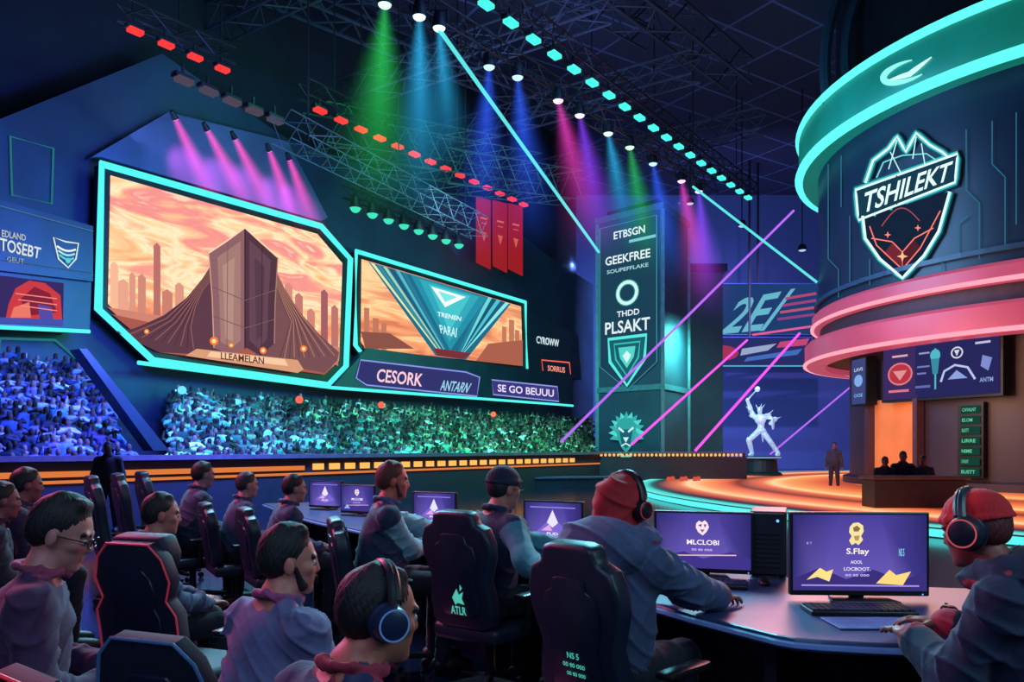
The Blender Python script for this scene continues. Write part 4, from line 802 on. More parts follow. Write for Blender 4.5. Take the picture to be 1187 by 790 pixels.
MB().lathe([(23.88,.166),(9.,.166)],SCn,96,None,1.9,4.5).build('light_band',radmat('stage_glow',[(9,'4a1c20'),(12,'a04028'),(14,'e87034'),(15.4,'ffb868'),(16.2,'b04428'),(17.2,'e86a30'),(18.4,'ffa454'),(18.9,'ffd898'),(19.3,'f07438'),(20.2,'80301f'),(20.6,'e8643a'),(21.4,'ff9c5c'),(22.0,'ffd8a0'),(22.3,'f07848'),(22.8,'a84438'),(23.1,'38202a'),(23.3,'1c5458'),(23.5,'40d0c8'),(23.88,'78f4e8')],9,23.88,1.0),stg,True)
MB().lathe([(23.92,.02),(23.98,.02),(23.98,.14),(23.92,.14)],SCn,96).build('edge_light',glow('stage_edge','58e8e8',1.2),stg,True)
for k,(a,bq,hh,lab) in enumerate((((600,556),(742,549),.5,'longest dark low wall between the desks and the stage'),((560,566),(735,563),.34,'nearer dark low wall between the desks and the stage'))):
    pa=P(a[0],520,1.45*F/(a[1]-520)*1.); pb=P(bq[0],520,1.45*F/(bq[1]-520)*1.); pa.z=pb.z=0; d=(pb-pa).normalized(); q=V3((-d.y,d.x,0))*.25
    t=thing('low_wall',lab,'low wall',(pa+pb)/2); MB().prism([pa-q,pb-q,pb+q,pa+q],(0,0,hh)).build('wall_body',mat('low_wall_slate','1e2a3e',.5),t,True); MB().prism([pa-q*1.3+V3((0,0,hh)),pb-q*1.3+V3((0,0,hh)),pb+q*1.3+V3((0,0,hh)),pa+q*1.3+V3((0,0,hh))],(0,0,.06)).build('coping',mat('low_wall_coping','4c5478',.4),t,True)
lz=P(792,520,31)
for i in range(6):
    o=MB().lathe([(0,0),(.08,0),(.1,.07),(.07,.16),(0,.18)],(lz.x-.6+i*.26,31+(i%2)*.5-.1,.168),10).build('stage_lamp',glow('coral_lamp','e8604c',.8),smooth=True); tag(o,'small coral lamp standing on the far edge of the stage','lamp','coral stage lamps')
t=thing('presenter_desk','small dark desk with three people behind it in front of the drum column','desk',P(1058,590,17.2)); t.location.z=.16
q=t.location; MB().prism([(q.x-1.0,q.y-.35,.16),(q.x+1.0,q.y-.35,.16),(q.x+1.0,q.y+.3,.16),(q.x-1.0,q.y+.3,.16)],(0,0,.62)).build('cabinet',mat('presenter_cabinet','3c2c3c',.5),t,True,bevel=.02); MB().box((q.x,q.y-.02,.82),(2.1,.8,.07)).build('worktop',mat('presenter_top','6a4a50',.4),t,True,bevel=.015)
# ------------------------------------------------------------ rigging
def truss(name,label,a,b,wd=.5,r=.035,m=DARK,step=.6,hang=True):
    a=V3(a); b=V3(b); d=(b-a).normalized(); x=d.cross(V3((0,0,1))).normalized()*wd/2; y=V3((0,0,wd/2)); t=thing(name,label,'truss',(a+b)/2)
    L=(b-a).length; k=int(L/step); cor=[x+y,x-y,-x-y,-x+y]
    for c in cor: MB().tube([a+c,b+c],r,6).build('chord',m,t,True)
    lc=MB()
    for i in range(k):
        p0=a+d*(L*i/k); p1=a+d*(L*(i+1)/k)
        for j in range(4):
            c0,c1=cor[j],cor[(j+1)%4]; lc.tube([p0+c0,p1+c1] if i%2 else [p0+c1,p1+c0],r*.6,4)
    lc.build('lacing',m,t,True)
    if hang:
        hg=MB()
        for f_ in (.1,.5,.9):
            p0=a+d*L*f_; hg.tube([p0,zfix(p0,20)],.025,5)
        hg.build('hanger_rod',DARK,t,True)
    return t
def lift(p,dz): return p+V3((0,0,dz))
def row(px0,py0,Y0,px1,py1): 
    z=(HY-py0)*Y0/F; Y1=z*F/(HY-py1); return P(px0,py0,Y0),P(px1,py1,Y1)
tr1=row(325,146,20.8,556,264); truss('lighting_truss','pale lattice truss hanging in front of the wall left of the red banners',tr1[0],tr1[1],.75,.022,mat('truss_pale','5c6874',.6,.2),.5)
sp0=row(432,-2,19.8,826,232); truss('lighting_truss','dark truss carrying the coloured spotlights across the middle',lift(sp0[0],.55),lift(sp0[1],.55),.55)
te0=row(552,-6,22,872,230); truss('lighting_truss','dark truss carrying the long row of teal lamps',lift(te0[0],.45),lift(te0[1],.45),.5)
re0=row(352,118,24,612,238); truss('lighting_truss','dark truss carrying the long row of red lamps',lift(re0[0],.4),lift(re0[1],.4),.5)
re1=row(140,28,20,268,84); truss('lighting_truss','short dark truss carrying four red lamps at the upper left',lift(re1[0],.4),lift(re1[1],.4),.45)
gr0=row(402,233,25,542,284); truss('lighting_truss','dark truss carrying the round green lamps above the winged emblem screen',lift(gr0[0],.35),lift(gr0[1],.35),.4,hang=True)
RS=mat('roof_steel','283044',.7,.2)
for i,(a,bq,z) in enumerate((((-20,16),(2,36),17.5),((-14,14),(6,32),18.6),((-8,14),(10,34),17.8),((-22,20),(-2,42),16.4))):
    truss('roof_truss',['leftmost','second','third','lowest'][i]+' dark roof truss in the upper left ceiling',(a[0],a[1],z),(bq[0],bq[1],z),1.1,.07,RS,1.1,False)
for i in range(5):
    a=V3((-20+i*4,26+i*4.5,15.8+.2*(i%2))); truss('roof_truss','dark cross truss under the ceiling, '+['nearest','second nearest','middle','second farthest','farthest'][i]+' of five',a,a+V3((15,-10,0)),.9,.05,RS,.9,False)
for i in range(3):
    a=W(365+i*70,190+i*22,2.5+i*.6); z_=a.z+1.2; truss('roof_truss',['left','middle','right'][i]+' of three green lit lattice trusses on the wall under the spotlights',(a.x,a.y,z_),(a.x+5.5,a.y+6.5,z_+1.5),1.3,.03,mat('truss_green_tint','2a4c42',.6,.2),.8,False)  # green light put into the lattice steel colour
def lamps(a,b,cnt,label,group,glm,kind='bar',sc=1.):
    proto=None; d=(b-a).normalized(); 
    for i in range(cnt):
        p=a.lerp(b,i/(cnt-1.))
        if proto is None:
            proto=thing('lamp',label,'lamp',p,math.atan2(d.y,d.x),group,sc)
            if kind=='bar':
                MB().box((0,0,.06),(.56,.26,.14)).build('housing',DARK,proto,bevel=.02); MB().box((0,-.05,-.05),(.46,.28,.13)).build('lens',glm,proto,bevel=.02); MB().box((0,0,.25),(.06,.06,.3)).build('clamp',DARK,proto)
            else:
                MB().lathe([(0,.3),(.12,.3),(.2,.1),(.24,-.1),(.2,-.1)],(0,0,0),16).build('housing',DARK,proto,smooth=True); MB().ball((0,0,-.06),(.2,.2,.2),8).build('lens',glm,proto,smooth=True); MB().box((0,0,.4),(.06,.06,.3)).build('clamp',DARK,proto)
        else:
            c=copy_tree(proto); c.location=p
lamps(*row(562,4,22.3,866,228),19,'teal bar lamp on the long row running along the ceiling','teal ceiling lamps',glow('teal_lens','46f0d8',1.3))
lamps(*row(370,127,24,606,236),14,'red bar lamp on the long row running toward the banners','red row lamps',glow('red_lens','ff3c3c',1.1),sc=.85)
lamps(*row(156,35,20,257,79),4,'red bar lamp on the short row at the upper left','upper left red lamps',glow('red_lens','ff3c3c',1.1),sc=.8)
lamps(*row(412,238,25,532,281),8,'round green teal lamp in the row above the winged emblem screen','round green lamps',glow('green_lens','3fe0b8',1.1),'round',.9)
lamps(*row(212,92,21,318,138),5,'dim glowing bar for a small pale vent under the roof at the left','pale roof vents',glow('dim_vent_glow','6a6078',.5))  # small vents given a dim glow, reusing the bar lamp mesh
GRN,BLU,CYA,MAG,PUR='30e060','3060ff','30c0ff','f040c0','8a40ff'
SPT=[(446,6,GRN,(-.05,.0),5.8,.4),(486,20,CYA,(.0,.1),5.4,.32),(509,33,CYA,(.1,.0),4.,.28),(567,78,BLU,(-.05,0),5.8,.32),(600,90,BLU,(.1,0),5.6,.32),(647,117,MAG,(.25,0),5.2,.32),(672,134,PUR,(.2,0),5.6,.32),(705,155,CYA,(.2,0),4.6,.28),(730,171,GRN,(.2,.1),5.,.32),(757,190,BLU,(.2,0),5.2,.32),(790,210,MAG,(.2,0),5.6,.32),(810,222,PUR,(.1,0),6.,.32)]
z0=sp0[0].z
NMS={GRN:'green',BLU:'blue',CYA:'cyan',MAG:'magenta',PUR:'purple'}
od=['first','second','third','fourth','fifth','sixth','seventh','eighth','ninth','tenth','eleventh','twelfth']
for i,(px,py,c,dr,L,kk) in enumerate(SPT):
    Y=(z0-H)*F/(HY-py); p=P(px,py,Y)
    t=thing('spotlight','%s spotlight, %s from the left on the coloured spotlight truss'%(NMS[c],od[i]),'spotlight',p)
    MB().lathe([(0,.42),(.13,.42),(.17,.3),(.2,.02),(.18,.0)],(0,0,0),16).build('housing',DARK,t,smooth=True); MB().ball((0,0,.02),(.17,.17,.1),8).build('lens',glow('lens_'+c,{GRN:'b0ffc0',BLU:'a0c8ff',CYA:'c8ffff',MAG:'ffc0f0',PUR:'d8c0ff'}[c],2.),t,smooth=True); MB().tube([(-.24,0,.15),(-.24,0,.5),(.24,0,.5),(.24,0,.15)],.025,6).build('yoke',DARK,t)
    dv=V3((dr[0],dr[1],-1)).normalized()
    beam(p,dv,L,kk,c,1.8 if c!=GRN else 1.3,'soft %s light beam falling from the %s spotlight on the coloured truss'%(NMS[c],od[i]),'%d_%d'%(int(L*10),int(kk*100)),2.7)
    spot(p+dv*.3,p+dv*10,40,lin(c),420,.9)
for i,(px,py,Y,nm) in enumerate(((800,236,43,'left'),(860,262,41,'middle'),(930,290,40,'right'))):
    p=P(px,py,Y); t=thing('added_wash_light',nm+' of three added blue wash lights brightening the back wall above the stage','spotlight',p)  # added fixtures, lighting the back wall in place of haze
    MB().lathe([(0,.3),(.14,.3),(.2,.18),(.24,.0),(.2,.0)],(0,0,0),16).build('housing',DARK,t,smooth=True); MB().ball((0,0,.02),(.19,.19,.08),8).build('lens',glow('added_wash_lens','b8d0ff',1.),t,smooth=True); MB().tube([(0,0,.3),(0,0,20-p.z)],.03,6).build('hanger',DARK,t)
    spot(p-V3((0,0,.3)),(p.x+1.5*(i-1),56.8,4.),95,[(.25,.45,1),(.36,.42,1),(.6,.35,1)][i],6500,1.)
def laser(a,b,r,m,lab): o=MB().tube([a,b],r,8).build('laser_beam',m); tag(o,lab,'laser')
TLs=glow('teal_laser','5ce0e0',1.1); PLs=glow('purple_laser','b86af8',1.1); MLs=glow('magenta_laser','f058e8',1.2)
laser(P(509,34,21.2),P(694,292,35.2),.06,TLs,'bright teal laser from the spotlight truss to the top of the banner tower')
laser(P(803,216,33.5),P(947,327,31),.05,TLs,'bright teal laser from the spotlight truss to the drum tower')
laser(P(920,244,36),P(650,512,31.5),.055,PLs,'longest purple laser slanting across in front of the banner tower')
laser(P(866,394,36),P(732,515,32),.055,MLs,'magenta laser slanting down left of the statue')
laser(P(927,386,36),P(806,522,33),.06,MLs,'magenta laser slanting down just left of the statue')
laser(P(985,449,44),P(893,526,40),.045,PLs,'faint purple laser slanting down right of the statue')
# ------------------------------------------------------------ desk and equipment
FR=[(3.0,2.65),(1.3,2.8),(.87,3.12),(.25,4.3),(-.4,5.35),(-1.15,6.5),(-2.1,7.9),(-3.2,10.0)]
BK=[(3.0,3.8),(2.1,3.95),(1.5,4.25),(.95,5.0),(.4,5.9),(-.4,7.1),(-1.35,8.4),(-2.4,10.4)]
def cr(pts,k=5):
    o=[]
    for i in range(len(pts)-1):
        p0=V3(pts[max(i-1,0)]+(0,)); p1=V3(pts[i]+(0,)); p2=V3(pts[i+1]+(0,)); p3=V3(pts[min(i+2,len(pts)-1)]+(0,))
        for j in range(k):
            t=j/k; o.append(.5*((2*p1)+(p2-p0)*t+(2*p0-5*p1+4*p2-p3)*t*t+(3*p1-p0-3*p2+p3)*t**3))
    o.append(V3(pts[-1]+(0,))); return o
fr=cr(FR); bk=cr(BK)
dk=thing('desk','long curved blue grey gaming desk running from the right front to the left','desk',(.3,4.8,0))
loop=fr+bk[::-1]; DM=mat('desk_top_blue','3a4c7a',.36,0,.15,5)
MB().prism([zfix(p,.70) for p in loop],(0,0,.05)).build('worktop',DM,dk,True,bevel=.012)
mid=[a.lerp(b,.62) for a,b in zip(fr,bk)]; mid2=[a.lerp(b,.66) for a,b in zip(fr,bk)]
MB().prism([zfix(p,.04) for p in mid+mid2[::-1]],(0,0,.66)).build('modesty_panel',mat('desk_panel_navy','18223a',.5),dk,True)
for i in (4,9,14,19,24,29,34):
    a=fr[i].lerp(bk[i],.18); b=fr[i].lerp(bk[i],.9); d=(b-a).normalized(); q=V3((-d.y,d.x,0))*.025; MB().prism([zfix(v,0) for v in (a-q,b-q,b+q,a+q)],(0,0,.7)).build('leg',mat('desk_panel_navy','18223a'),dk,True)
MB().tube([zfix(p,.725) for p in [a+(a-b).normalized()*.006 for a,b in zip(fr,bk)]],.012,6).build('edge_strip',mat('desk_edge','5f7fb8',.4,0,.1,4,emit='5a80d0',es=.15),dk,True)
ZD=.752
def monitor(x,y,rz,label,sw,sh,paint):
    t=thing('monitor',label,'monitor',(x,y,ZD),rz)
    MB().prism([(-.15,-.10,0),(.15,-.10,0),(.11,.09,0),(-.11,.09,0)],(0,0,.014)).build('base',BLK,t,bevel=.004)
    MB().prism([(-.035,.03,.01),(.035,.03,.01),(.03,.055,.01),(-.03,.055,.01)],(0,0,.2)).build('neck',BLK,t,bevel=.004)
    zc=.022+sh/2
    MB().box((0,.012,zc),(sw,.035,sh)).build('casing',BLK,t,bevel=.006); MB().box((0,.045,zc),(sw*.6,.04,sh*.6)).build('back_shell',BLK,t,bevel=.012)
    w2,h2=sw-.028,sh-.036
    def m_(px,py,l): return V3(((px-.5)*w2,-.006-l,zc+.006+(.5-py)*h2))
    pc=Pic(m_,.0004,.0008)
    pc._add([(0,0),(1,0),(1,1),(0,1)],[[0,1,2,3]],['4a3f98','4a3f98','6a5ab8','6a5ab8']); pc._add([(0,.0),(.35,0),(.2,1),(0,1)],[[0,1,2,3]],['2c2868','4a3f98','6458b0','34307a']); pc._add([(.65,0),(1,0),(1,1),(.8,1)],[[0,1,2,3]],['4a3f98','2c2868','34307a','6458b0'])
    paint(pc); pc.build('screen',1.05,t,False)
    MB().ball((sw*.45,-.007,zc-sh/2+.009),.003,6).build('power_light',glow('power_led','60a0ff',2.),t)
    return t
def pt1(p):
    p.poly([(0,.85),(.2,.7),(.4,.85),(.6,.72),(.82,.86),(1,.74),(1,1),(0,1)],'3a2f78')
    p.poly([(.425,.16),(.45,.11),(.49,.10),(.525,.14),(.53,.22),(.51,.28),(.525,.33),(.49,.40),(.47,.37),(.44,.40),(.42,.34),(.44,.28),(.42,.23)],'f4e2a0'); p.poly([(.45,.17),(.48,.14),(.505,.18),(.49,.22),(.455,.22)],'8a6a50'); p.poly([(.455,.28),(.50,.27),(.49,.34),(.465,.34)],'b8945c')
    p.text('S.FIay',rect(.40,.44,.57,.54),'fff4e0'); p.text('AOOL',rect(.43,.6,.52,.645),'e8e0ff'); p.text('LOCBOOT.',rect(.38,.69,.58,.735),'e8e0ff'); p.text('oo eo ooo',rect(.39,.78,.57,.81),'c8c0f0')
    p.poly([(.1,.86),(.2,.70),(.25,.75),(.3,.72),(.27,.88),(.18,.82)],'ffe08a'); p.poly([(.62,.9),(.72,.72),(.77,.79),(.88,.74),(.82,.92)],'ffd880'); p.text('NS 5',rect(.79,.44,.83,.54),'80d8f0'); p.text('B T',rect(.1,.36,.14,.39),'a8a0e8'); p.poly([(.06,.92),(.94,.92),(.94,.94),(.06,.94)],'a090e8')
def pt2(p):
    p.poly([(0,.8),(.3,.7),(.5,.82),(.8,.68),(1,.8),(1,1),(0,1)],'3f3488'); p.poly([(.43,.18),(.46,.13),(.49,.16),(.52,.12),(.55,.17),(.565,.25),(.54,.33),(.50,.40),(.45,.34),(.425,.26)],'f8e0e8'); p.poly([(.45,.21),(.49,.19),(.48,.25)],'5a4090'); p.poly([(.54,.20),(.51,.19),(.52,.26)],'5a4090'); p.poly([(.47,.29),(.52,.29),(.495,.35)],'8a60a8'); p.text('MLCLOBI',rect(.33,.48,.67,.57),'fff0ff'); p.text('oo eo ooo',rect(.38,.64,.6,.68),'c8c0f0'); p.ribbon([(.15,.78),(.85,.74)],.02,'f0b8c0'); p.poly([(.1,.9),(.2,.74),(.28,.9)],'8fb0ff')
def pt3(p):
    p.poly([(.2,.75),(.5,.35),(.8,.75),(.5,.9)],'7a68d0'); p.poly([(.4,.5),(.5,.18),(.6,.5),(.5,.62)],'e8e0ff'); p.poly([(.3,.7),(.44,.55),(.5,.7)],'e0a8e0'); p.text('PUD',rect(.40,.74,.60,.81),'fff0ff'); p.ribbon([(.1,.12),(.9,.12)],.03,'8a80e0')
monitor(1.60,3.58,-.05,'nearest wide monitor with purple screen and gold crest, beside the player in headphones',.63,.385,pt1)
monitor(1.045,4.25,-.30,'monitor with small pale crest, beside the black computer tower',.53,.335,pt2)
monitor(.285,5.4,-.5,'monitor in front of the player in the dark beanie',.46,.315,pt3)
monitor(-.68,6.8,-.5,'monitor in front of the bearded player in the vest with pale sleeves',.46,.30,pt3)
monitor(-1.62,8.15,-.5,'second farthest monitor on the long desk',.46,.30,pt2)
monitor(-2.15,8.95,-.5,'farthest monitor on the long desk at the left',.50,.31,pt3)
t=thing('computer_tower','black computer tower standing behind the small pale crest monitor','computer',(1.45,4.38,ZD),-.35)
MB().box((0,0,.185),(.19,.36,.35)).build('case',BLK,t,bevel=.008); MB().box((0,-.185,.185),(.17,.015,.33)).build('front_panel',mat('tower_front','20242e',.3),t,bevel=.004)
g=MB(); [g.box((0,-.194,.06+.025*i),(.13,.006,.01)) for i in range(8)]; g.build('vent',DARK,t); MB().ball((.05,-.194,.31),.008,6).build('power_button',glow('power_led','60a0ff',2.),t); [MB().box((s*.07,d*.14,.006),(.03,.04,.012)).build('foot',BLK,t) for s in (1,-1) for d in (1,-1)]
def keyboard(x,y,rz,label,group=None):
    t=thing('keyboard',label,'keyboard',(x,y,ZD),rz,group); MB().box((0,0,.009),(.44,.15,.018)).build('case',BLK,t,bevel=.004)
    g=MB()
    for r in range(5):
        for c in range(15):
            if r==0 and 4<=c<=8: continue
            g.box((-.2+.0285*c,-.056+.028*r,.022),(.023,.023,.009))
    g.box((-.03,-.056,.022),(.14,.022,.009)); g.build('keys',mat('key_caps','2a2f40',.4),t); return t
keyboard(1.48,3.32,-.05,'black keyboard in front of the nearest wide monitor'); keyboard(.98,3.98,-.3,'black keyboard in front of the small pale crest monitor'); keyboard(.15,5.1,-.5,'black keyboard in front of the beanie player'); keyboard(-.85,6.5,-.5,'black keyboard in front of the vest player')
def mouse(x,y,rz,label):
    t=thing('mouse',label,'mouse',(x,y,ZD),rz); g=MB().ball((0,0,.008),(.032,.058,.028),10)
    for v in g.v: v.z=max(v.z,0)
    g.build('shell',BLK,t,smooth=True); MB().box((0,.03,.034),(.006,.018,.008)).build('wheel',mat('key_caps','2a2f40'),t)
mouse(1.86,3.3,-.1,'black mouse right of the nearest keyboard'); mouse(1.3,4.0,-.3,'black mouse beside the keyboard of the small pale crest monitor')
mpd=MB().box((1.45,3.1,ZD+.003),(.36,.2,.006)).build('mouse_pad',mat('pad_blue','6f86c8',.6),bevel=.002); tag(mpd,'pale blue pad on the desk before the nearest keyboard','pad')
# ------------------------------------------------------------ chairs
PROF=[(.17,0),(.235,.06),(.245,.22),(.215,.42),(.265,.62),(.27,.74),(.235,.86),(.165,.90),(.15,.985),(.09,1.0)]
PANG=[(.20,0),(.25,.08),(.25,.50),(.20,.60),(.235,.74),(.20,.90),(.13,1.0)]
def chair(label,loc,rz,accent=None,top=1.15,color='1a2438',headrest=False,emblem=None,wid=1.,arms=True,group=None,pr=.006,prof=PROF,bv=.022,tk=.09,rough=.42,tilt=9):
    t=thing('gaming_chair',label,'chair',(loc[0],loc[1],0),rz,group); L=mat('chair_leather_'+color,color,rough,0,.2,9,bump=.1); hb=top-.45
    MB().prism([(-.25*wid,-.24,.37),(.25*wid,-.24,.37),(.27*wid,.0,.37),(.25*wid,.24,.37),(-.25*wid,.24,.37),(-.27*wid,.0,.37)],(0,0,.095)).build('seat',L,t,bevel=.03,seg=3,smooth=True)
    pts=[(x*wid,z*hb) for x,z in prof]; pts=pts+[(-x,z) for x,z in pts[::-1]]
    th=math.radians(tilt); Rt=Matrix.Rotation(th,3,'X'); bp=V3((0,-.2,.45)); tf=lambda x,y,z: bp+Rt@V3((x,y,z))
    MB().prism([tf(x,-.045,z) for x,z in pts],Rt@V3((0,tk,0))).build('backrest',L,t,bevel=bv,seg=3,smooth=True,ang=.9)
    ins=[(x*.66,.08*hb+z*.82) for x,z in pts]; MB().prism([tf(x,tk-.06,z) for x,z in ins],Rt@V3((0,.03,0))).build('back_pad',mat('chair_pad_'+color,color,.7,0,.3,14,bump=.2),t,bevel=.012,smooth=True)
    MB().prism([tf(x*.62,-.056,.12*hb+z*.7) for x,z in pts],Rt@V3((0,.02,0))).build('back_shell',mat('chair_shell_'+color,color,.35,0,.15,5),t,bevel=.008,smooth=True)
    if accent:
        A=mat('chair_piping_'+accent,accent,.5,0,.2,9,emit=accent,es=.35); MB().tube([tf(x*1.005,-.046,z) for x,z in pts],pr,6,True).build('piping',A,t,smooth=True)
    if headrest: MB().prism([tf(x,.0,z*hb) for x,z in ((-.15,.80),(.15,.80),(.165,.9),(.14,1.03),(-.14,1.03),(-.165,.9))],Rt@V3((0,.10,0))).build('headrest',L,t,bevel=.025,seg=3,smooth=True)
    if arms:
        for s in (1,-1):
            MB().tube([(s*.22*wid,-.02,.4),(s*.31*wid,-.02,.42),(s*.32*wid,-.02,.62)],.02,8).build('arm_post',BLK,t,smooth=True); MB().box((s*.32*wid,.02,.635),(.075,.27,.03)).build('armrest',BLK,t,bevel=.012,smooth=True)
    MB().tube([(0,0,.1),(0,0,.38)],.03,10).build('gas_post',BLK,t,smooth=True)
    for i in range(5):
        a=2*math.pi*i/5+.3; d=V3((math.cos(a),math.sin(a),0)); MB().tube([V3((0,0,.115)),d*.3+V3((0,0,.085))],.03,8,taper=[.034,.02]).build('base_leg',BLK,t,smooth=True)
        q=V3((-d.y,d.x,0)); MB().tube([d*.3+q*.02+V3((0,0,.032)),d*.3-q*.02+V3((0,0,.032))],.031,12).build('castor',BLK,t,smooth=True)
    if emblem:
        def mp(x,y,l): return tf((x-.5)*.5*wid,-.058-l,(1-y)*hb)
        pc=Pic(mp,.0006,.001); emblem(pc); pc.build('back_emblem',.75,t,False)
    return t
def em1(p):
    c='58d8c8'; p.poly([(.42,.72),(.5,.64),(.53,.69),(.6,.66),(.57,.72),(.6,.77),(.5,.76),(.46,.78)],c); p.poly([(.56,.60),(.59,.63),(.55,.66)],c); p.text('ATLR',rect(.38,.79,.62,.86),c)
def em2(p):
    c='4fd0c0'; p.text('NS 5',rect(.42,.60,.56,.635),c); p.text('oo eo ooo',rect(.36,.66,.62,.685),c); p.text('oo eo ooo',rect(.40,.71,.62,.732),c)
# ------------------------------------------------------------ people
HD=dict
desk_pt=lambda px,py,z=.79:(lambda Y:P(px,py,Y))((H-z)*F/(py-HY))
def rzof(f): return math.atan2(-f[0],f[1])
person('player at the right in large headphones and red cap, dark hoodie, hands on the desk',(1130,614,2.62),(-.72,.69),lean=24,yaw=-8,pitch=-14,rh=desk_pt(1092,722),lh=desk_pt(1058,738),skin='8c4c42',hairc='5a1c22',jac='1e2a48',slv='24304e',hoodback='1a2644',hbv=1.2,stripe='a82c44',h=.0062,headset=HD(c='1e2838',g='e06070',s=1.3,b='24343e',k=1.08),beanie='c81c28',loose=.024)
chair('dark chair of the player in large headphones at the right edge',(1.83,2.2),rzof((-.72,.69)),'c03a44',1.08)
person('player with a dark red head covering and headset, grey hoodie, seen from behind',(724,588,3.22),(.62,.78),lean=14,yaw=-14,pitch=-6,rh=desk_pt(838,694),lh=(.95,3.75,.79),skin='b06a52',hairc='2a1a1a',jac='3c4a6c',slv='46547a',hood='a81c28',hoodback='4e5c82',hbv=1.45,stripe='a03448',h=.0065,headset=HD(k=1.18,c='14161e',g='a03040',b='14161e'),loose=.024)
chair('nearest dark chair back with small teal lettering, holding the player with the red head covering',(.44,3.04),rzof((.72,.69)),None,1.12,emblem=em2,wid=.82)
person('player in a dark beanie with teal sleeves at the third monitor',(585,566,4.62),(.78,.62),lean=12,yaw=-8,pitch=-8,rh=desk_pt(640,668),lh=(.5,4.75,.79),skin='a86a58',hairc='14121a',jac='1c2a48',slv='3c8494',h=.0085,beanie='18243a',glasses=True,stripe='c06a60',loose=.019)
chair('dark chair with teal creature mark on its back, holding the beanie player',(-.13,4.52),rzof((.6,.8)),None,1.12,emblem=em1,wid=.92)
person('bearded player in a dark vest with pale sleeves, sitting upright in profile',(456,557,5.1),(.95,.3),lean=6,yaw=-4,pitch=-4,rh=P(496,634,5.3),lh=(-.3,5.6,.8),skin='c45a4c',hairc='5a241e',jac='22304e',slv='7c9eac',h=.009,hair='short',beard='4a2420',collar='42587a')
chair('dark chair holding the bearded player in the vest',(-.86,5.05),rzof((.95,.3)),None,1.02)
person('player in dark clothes sitting in front of the farthest monitors, nearest of three',(342,566,6.3),(.85,.5),lean=10,yaw=-6,h=.011,jac='26365a',skin='a07068',fingers=False)
chair('dark chair holding the nearest of the three dim players',(-1.85,6.22),rzof((.85,.5)),None,1.0)
person('balding player in dark clothes, middle of three beside the far end of the desk',(287,562,6.9),(.85,.5),lean=8,h=.011,jac='343e60',skin='a8787a',hairc='2a2430',fingers=False)
chair('dark chair holding the middle of the three dim players',(-2.4,6.82),rzof((.85,.5)),None,1.0)
person('player in dark clothes, farthest left of three beside the far end of the desk',(236,550,7.3),(.8,.6),lean=8,h=.011,jac='243a54',skin='8a6a72',fingers=False)
chair('dark chair holding the farthest left of the three dim players',(-2.96,7.2),rzof((.8,.6)),None,1.0)
person('man with glasses and swept back hair looking down at the far left, plum jacket',(72,618,2.55),(.88,.47),lean=14,yaw=-14,pitch=-20,skin='b87a74',jac='45284e',h=.0055,glasses=True,collar='8a3a5c',hairtop=.008)
chair('dark chair of the man with glasses at the far left edge',(-1.62,2.42),rzof((.88,.47)),None,1.0)
person('man with short dark hair and beard in a grey suit, head turned to the right',(336,650,2.5),(.6,.8),lean=8,yaw=-32,pitch=-4,skin='c0786a',jac='606490',beard='1c1418',collar='9a4a78',h=.0053,hairtop=.010,lapel='484c74')
chair('dark blue chair back holding the man in the grey suit',(-.83,2.36),rzof((.35,.94)),'1f4474',.98,'0e1830',arms=False,wid=.8,prof=PANG,bv=.008,tk=.05,rough=.7,pr=.005,tilt=14)
person('man in large blue headphones in the foreground, face turned right',(440,712,1.78),(.7,.7),lean=24,yaw=-14,pitch=-8,skin='b8705e',jac='1e2a54',collar='9a2c44',h=.005,headset=HD(k=1.04,c='1e2c4c',g='4a78c0',s=1.08))
chair('chair of the man in large blue headphones, mostly below the frame',(-.5,1.55),rzof((.7,.7)),None,.9,arms=False,wid=.8)
chair('empty red piped chair back in the lower left foreground',(-.80,1.9),rzof((.6,.8)),'c82840',1.0,'0a0e1c',arms=False,wid=.8,prof=PANG,bv=.008,pr=.0045,tk=.05,rough=.75,tilt=14)
person('man with short brown hair half hidden behind a chair headrest at the left',(188,596,4.1),(.8,.6),lean=8,yaw=-10,skin='b06a60',hairc='1a1216',jac='263458',h=.0085)
chair('tall dark chair with headrest and red piping, in front of the half hidden man',(-1.52,3.62),rzof((.35,.94)),'a82c42',1.06,'121c34',True,wid=.88,prof=PANG,bv=.012,pr=.0045,tk=.07,rough=.6)
person('seated person in dark red shadow at the far left, behind the man with glasses',(32,562,5.5),(.8,.6),lean=10,skin='8a4a4e',jac='3a2c4c',h=.011,fingers=False)
chair('chair of the shadowed person at the far left',(-3.5,5.4),rzof((.8,.6)),None,1.0)
person('shadowed person cut off by the left edge of the photo',(4,580,4.8),(.8,.6),lean=10,skin='8a4a4e',jac='2a2034',h=.011,fingers=False)
chair('chair of the shadowed person cut off by the left edge',(-3.22,4.7),rzof((.8,.6)),None,.95)
for i,(px,Y) in enumerate(((150,7.2),(176,7.9),(200,8.6))):
    p=P(px,520,Y); chair(['nearest','middle','farthest'][i]+' of three empty dark chairs in a row left of the dim players',(p.x,p.y),rzof((.8,.6)),None,1.22,'1e2a40')
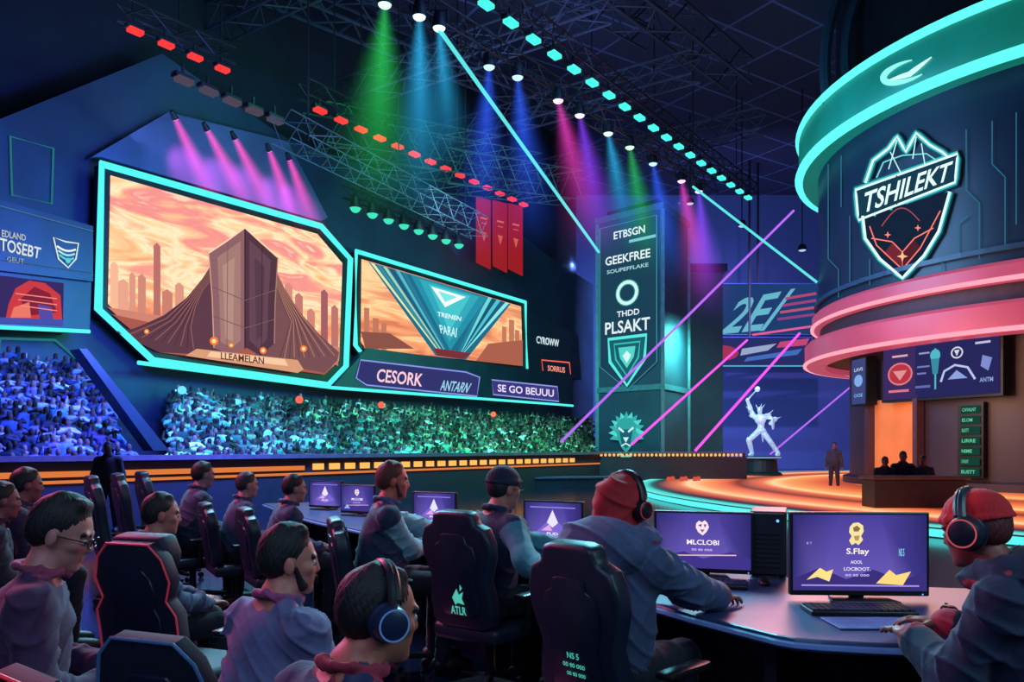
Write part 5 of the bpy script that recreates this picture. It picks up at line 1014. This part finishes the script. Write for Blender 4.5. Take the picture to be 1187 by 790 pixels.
person('standing person in silhouette at the left in front of the orange barrier light',(125,519,13.5),(.3,-.95),lean=0,stand=True,skin='4a3038',hairc='101018',jac='14141e',trs='101018',h=.02,fingers=False)  # silhouette shade put into the near-black skin and clothing colours
person('person standing alone on the stage left of the drum column',(967,524,27),(-.4,-.9),lean=0,stand=True,skin='6a4048',hairc='14101a',jac='2a2440',trs='201c34',h=.025,fingers=False,scale=.97)
for i,px in enumerate((1026,1047,1070)):
    person(['left','middle','right'][i]+' of three people seated behind the small dark desk under the drum',(px,[540,531,538][i],18.),(-.3,-.95),lean=8,skin='7a4048',hairc='15111a',jac=['2c2238','241d30','33263c'][i],h=.02,fingers=False,scale=[.93,1.02,.95][i])
# ------------------------------------------------------------ lights
area((-1.2,-.6,4.2),(-.2,3.4,.8),3,(.55,.68,1),58)
area((-5.5,6.5,4.2),(-.3,2.6,1.),1.6,(1,.16,.42),300)
area((3.2,.8,3.2),(.3,3.6,1.),1.8,(.45,.85,1),46)
area((6.,13,4.),(.5,4,.8),4,(1,.48,.36),170)
area((2.4,6.8,2.8),(.9,3.4,1.),.9,(1,.3,.42),56)
area((-3.,9,4.5),(-2,6,.8),2.,(.3,.75,1),360)
spot((1.5,9.5,5.2),(-.2,3.4,1.0),48,(.22,.85,1),1800,.8,.6)
for s_,c,pw in ((2.,(.10,1,.6),360),(8,(.05,1,.4),440),(15,(.05,1,.42),460),(22,(.14,.8,.6),420)):
    area(WS(s_,9.5,6.2),WS(s_,3,1.8),2.,c,pw)
area(WS(-2,9,5.5),WS(-2.2,3,2.2),2.,(.08,.12,1),2500)
area(WS(6,14,13),WS(8,0,8),8,(.15,.34,.9),850)
area((12,44,8),(14,57,7),12,(.30,.38,.95),3000)  # added light on the back wall, standing in for haze
area((-1,25,9),(6.,36.,7),4,(.3,.7,.95),700)
area((6,24,9),(14,24,9),6,(.18,.45,.9),900)
area((9,21,3.6),(13,23,1.5),3,(1,.5,.3),420)
area((0,30,13),(2,34,20),10,(.3,.32,.8),480)
area((-8,20,12),(-8,24,18),6,(.3,.4,.8),170)
area(W(430,60,6),W(430,150,2),2.5,(.1,1,.4),180)
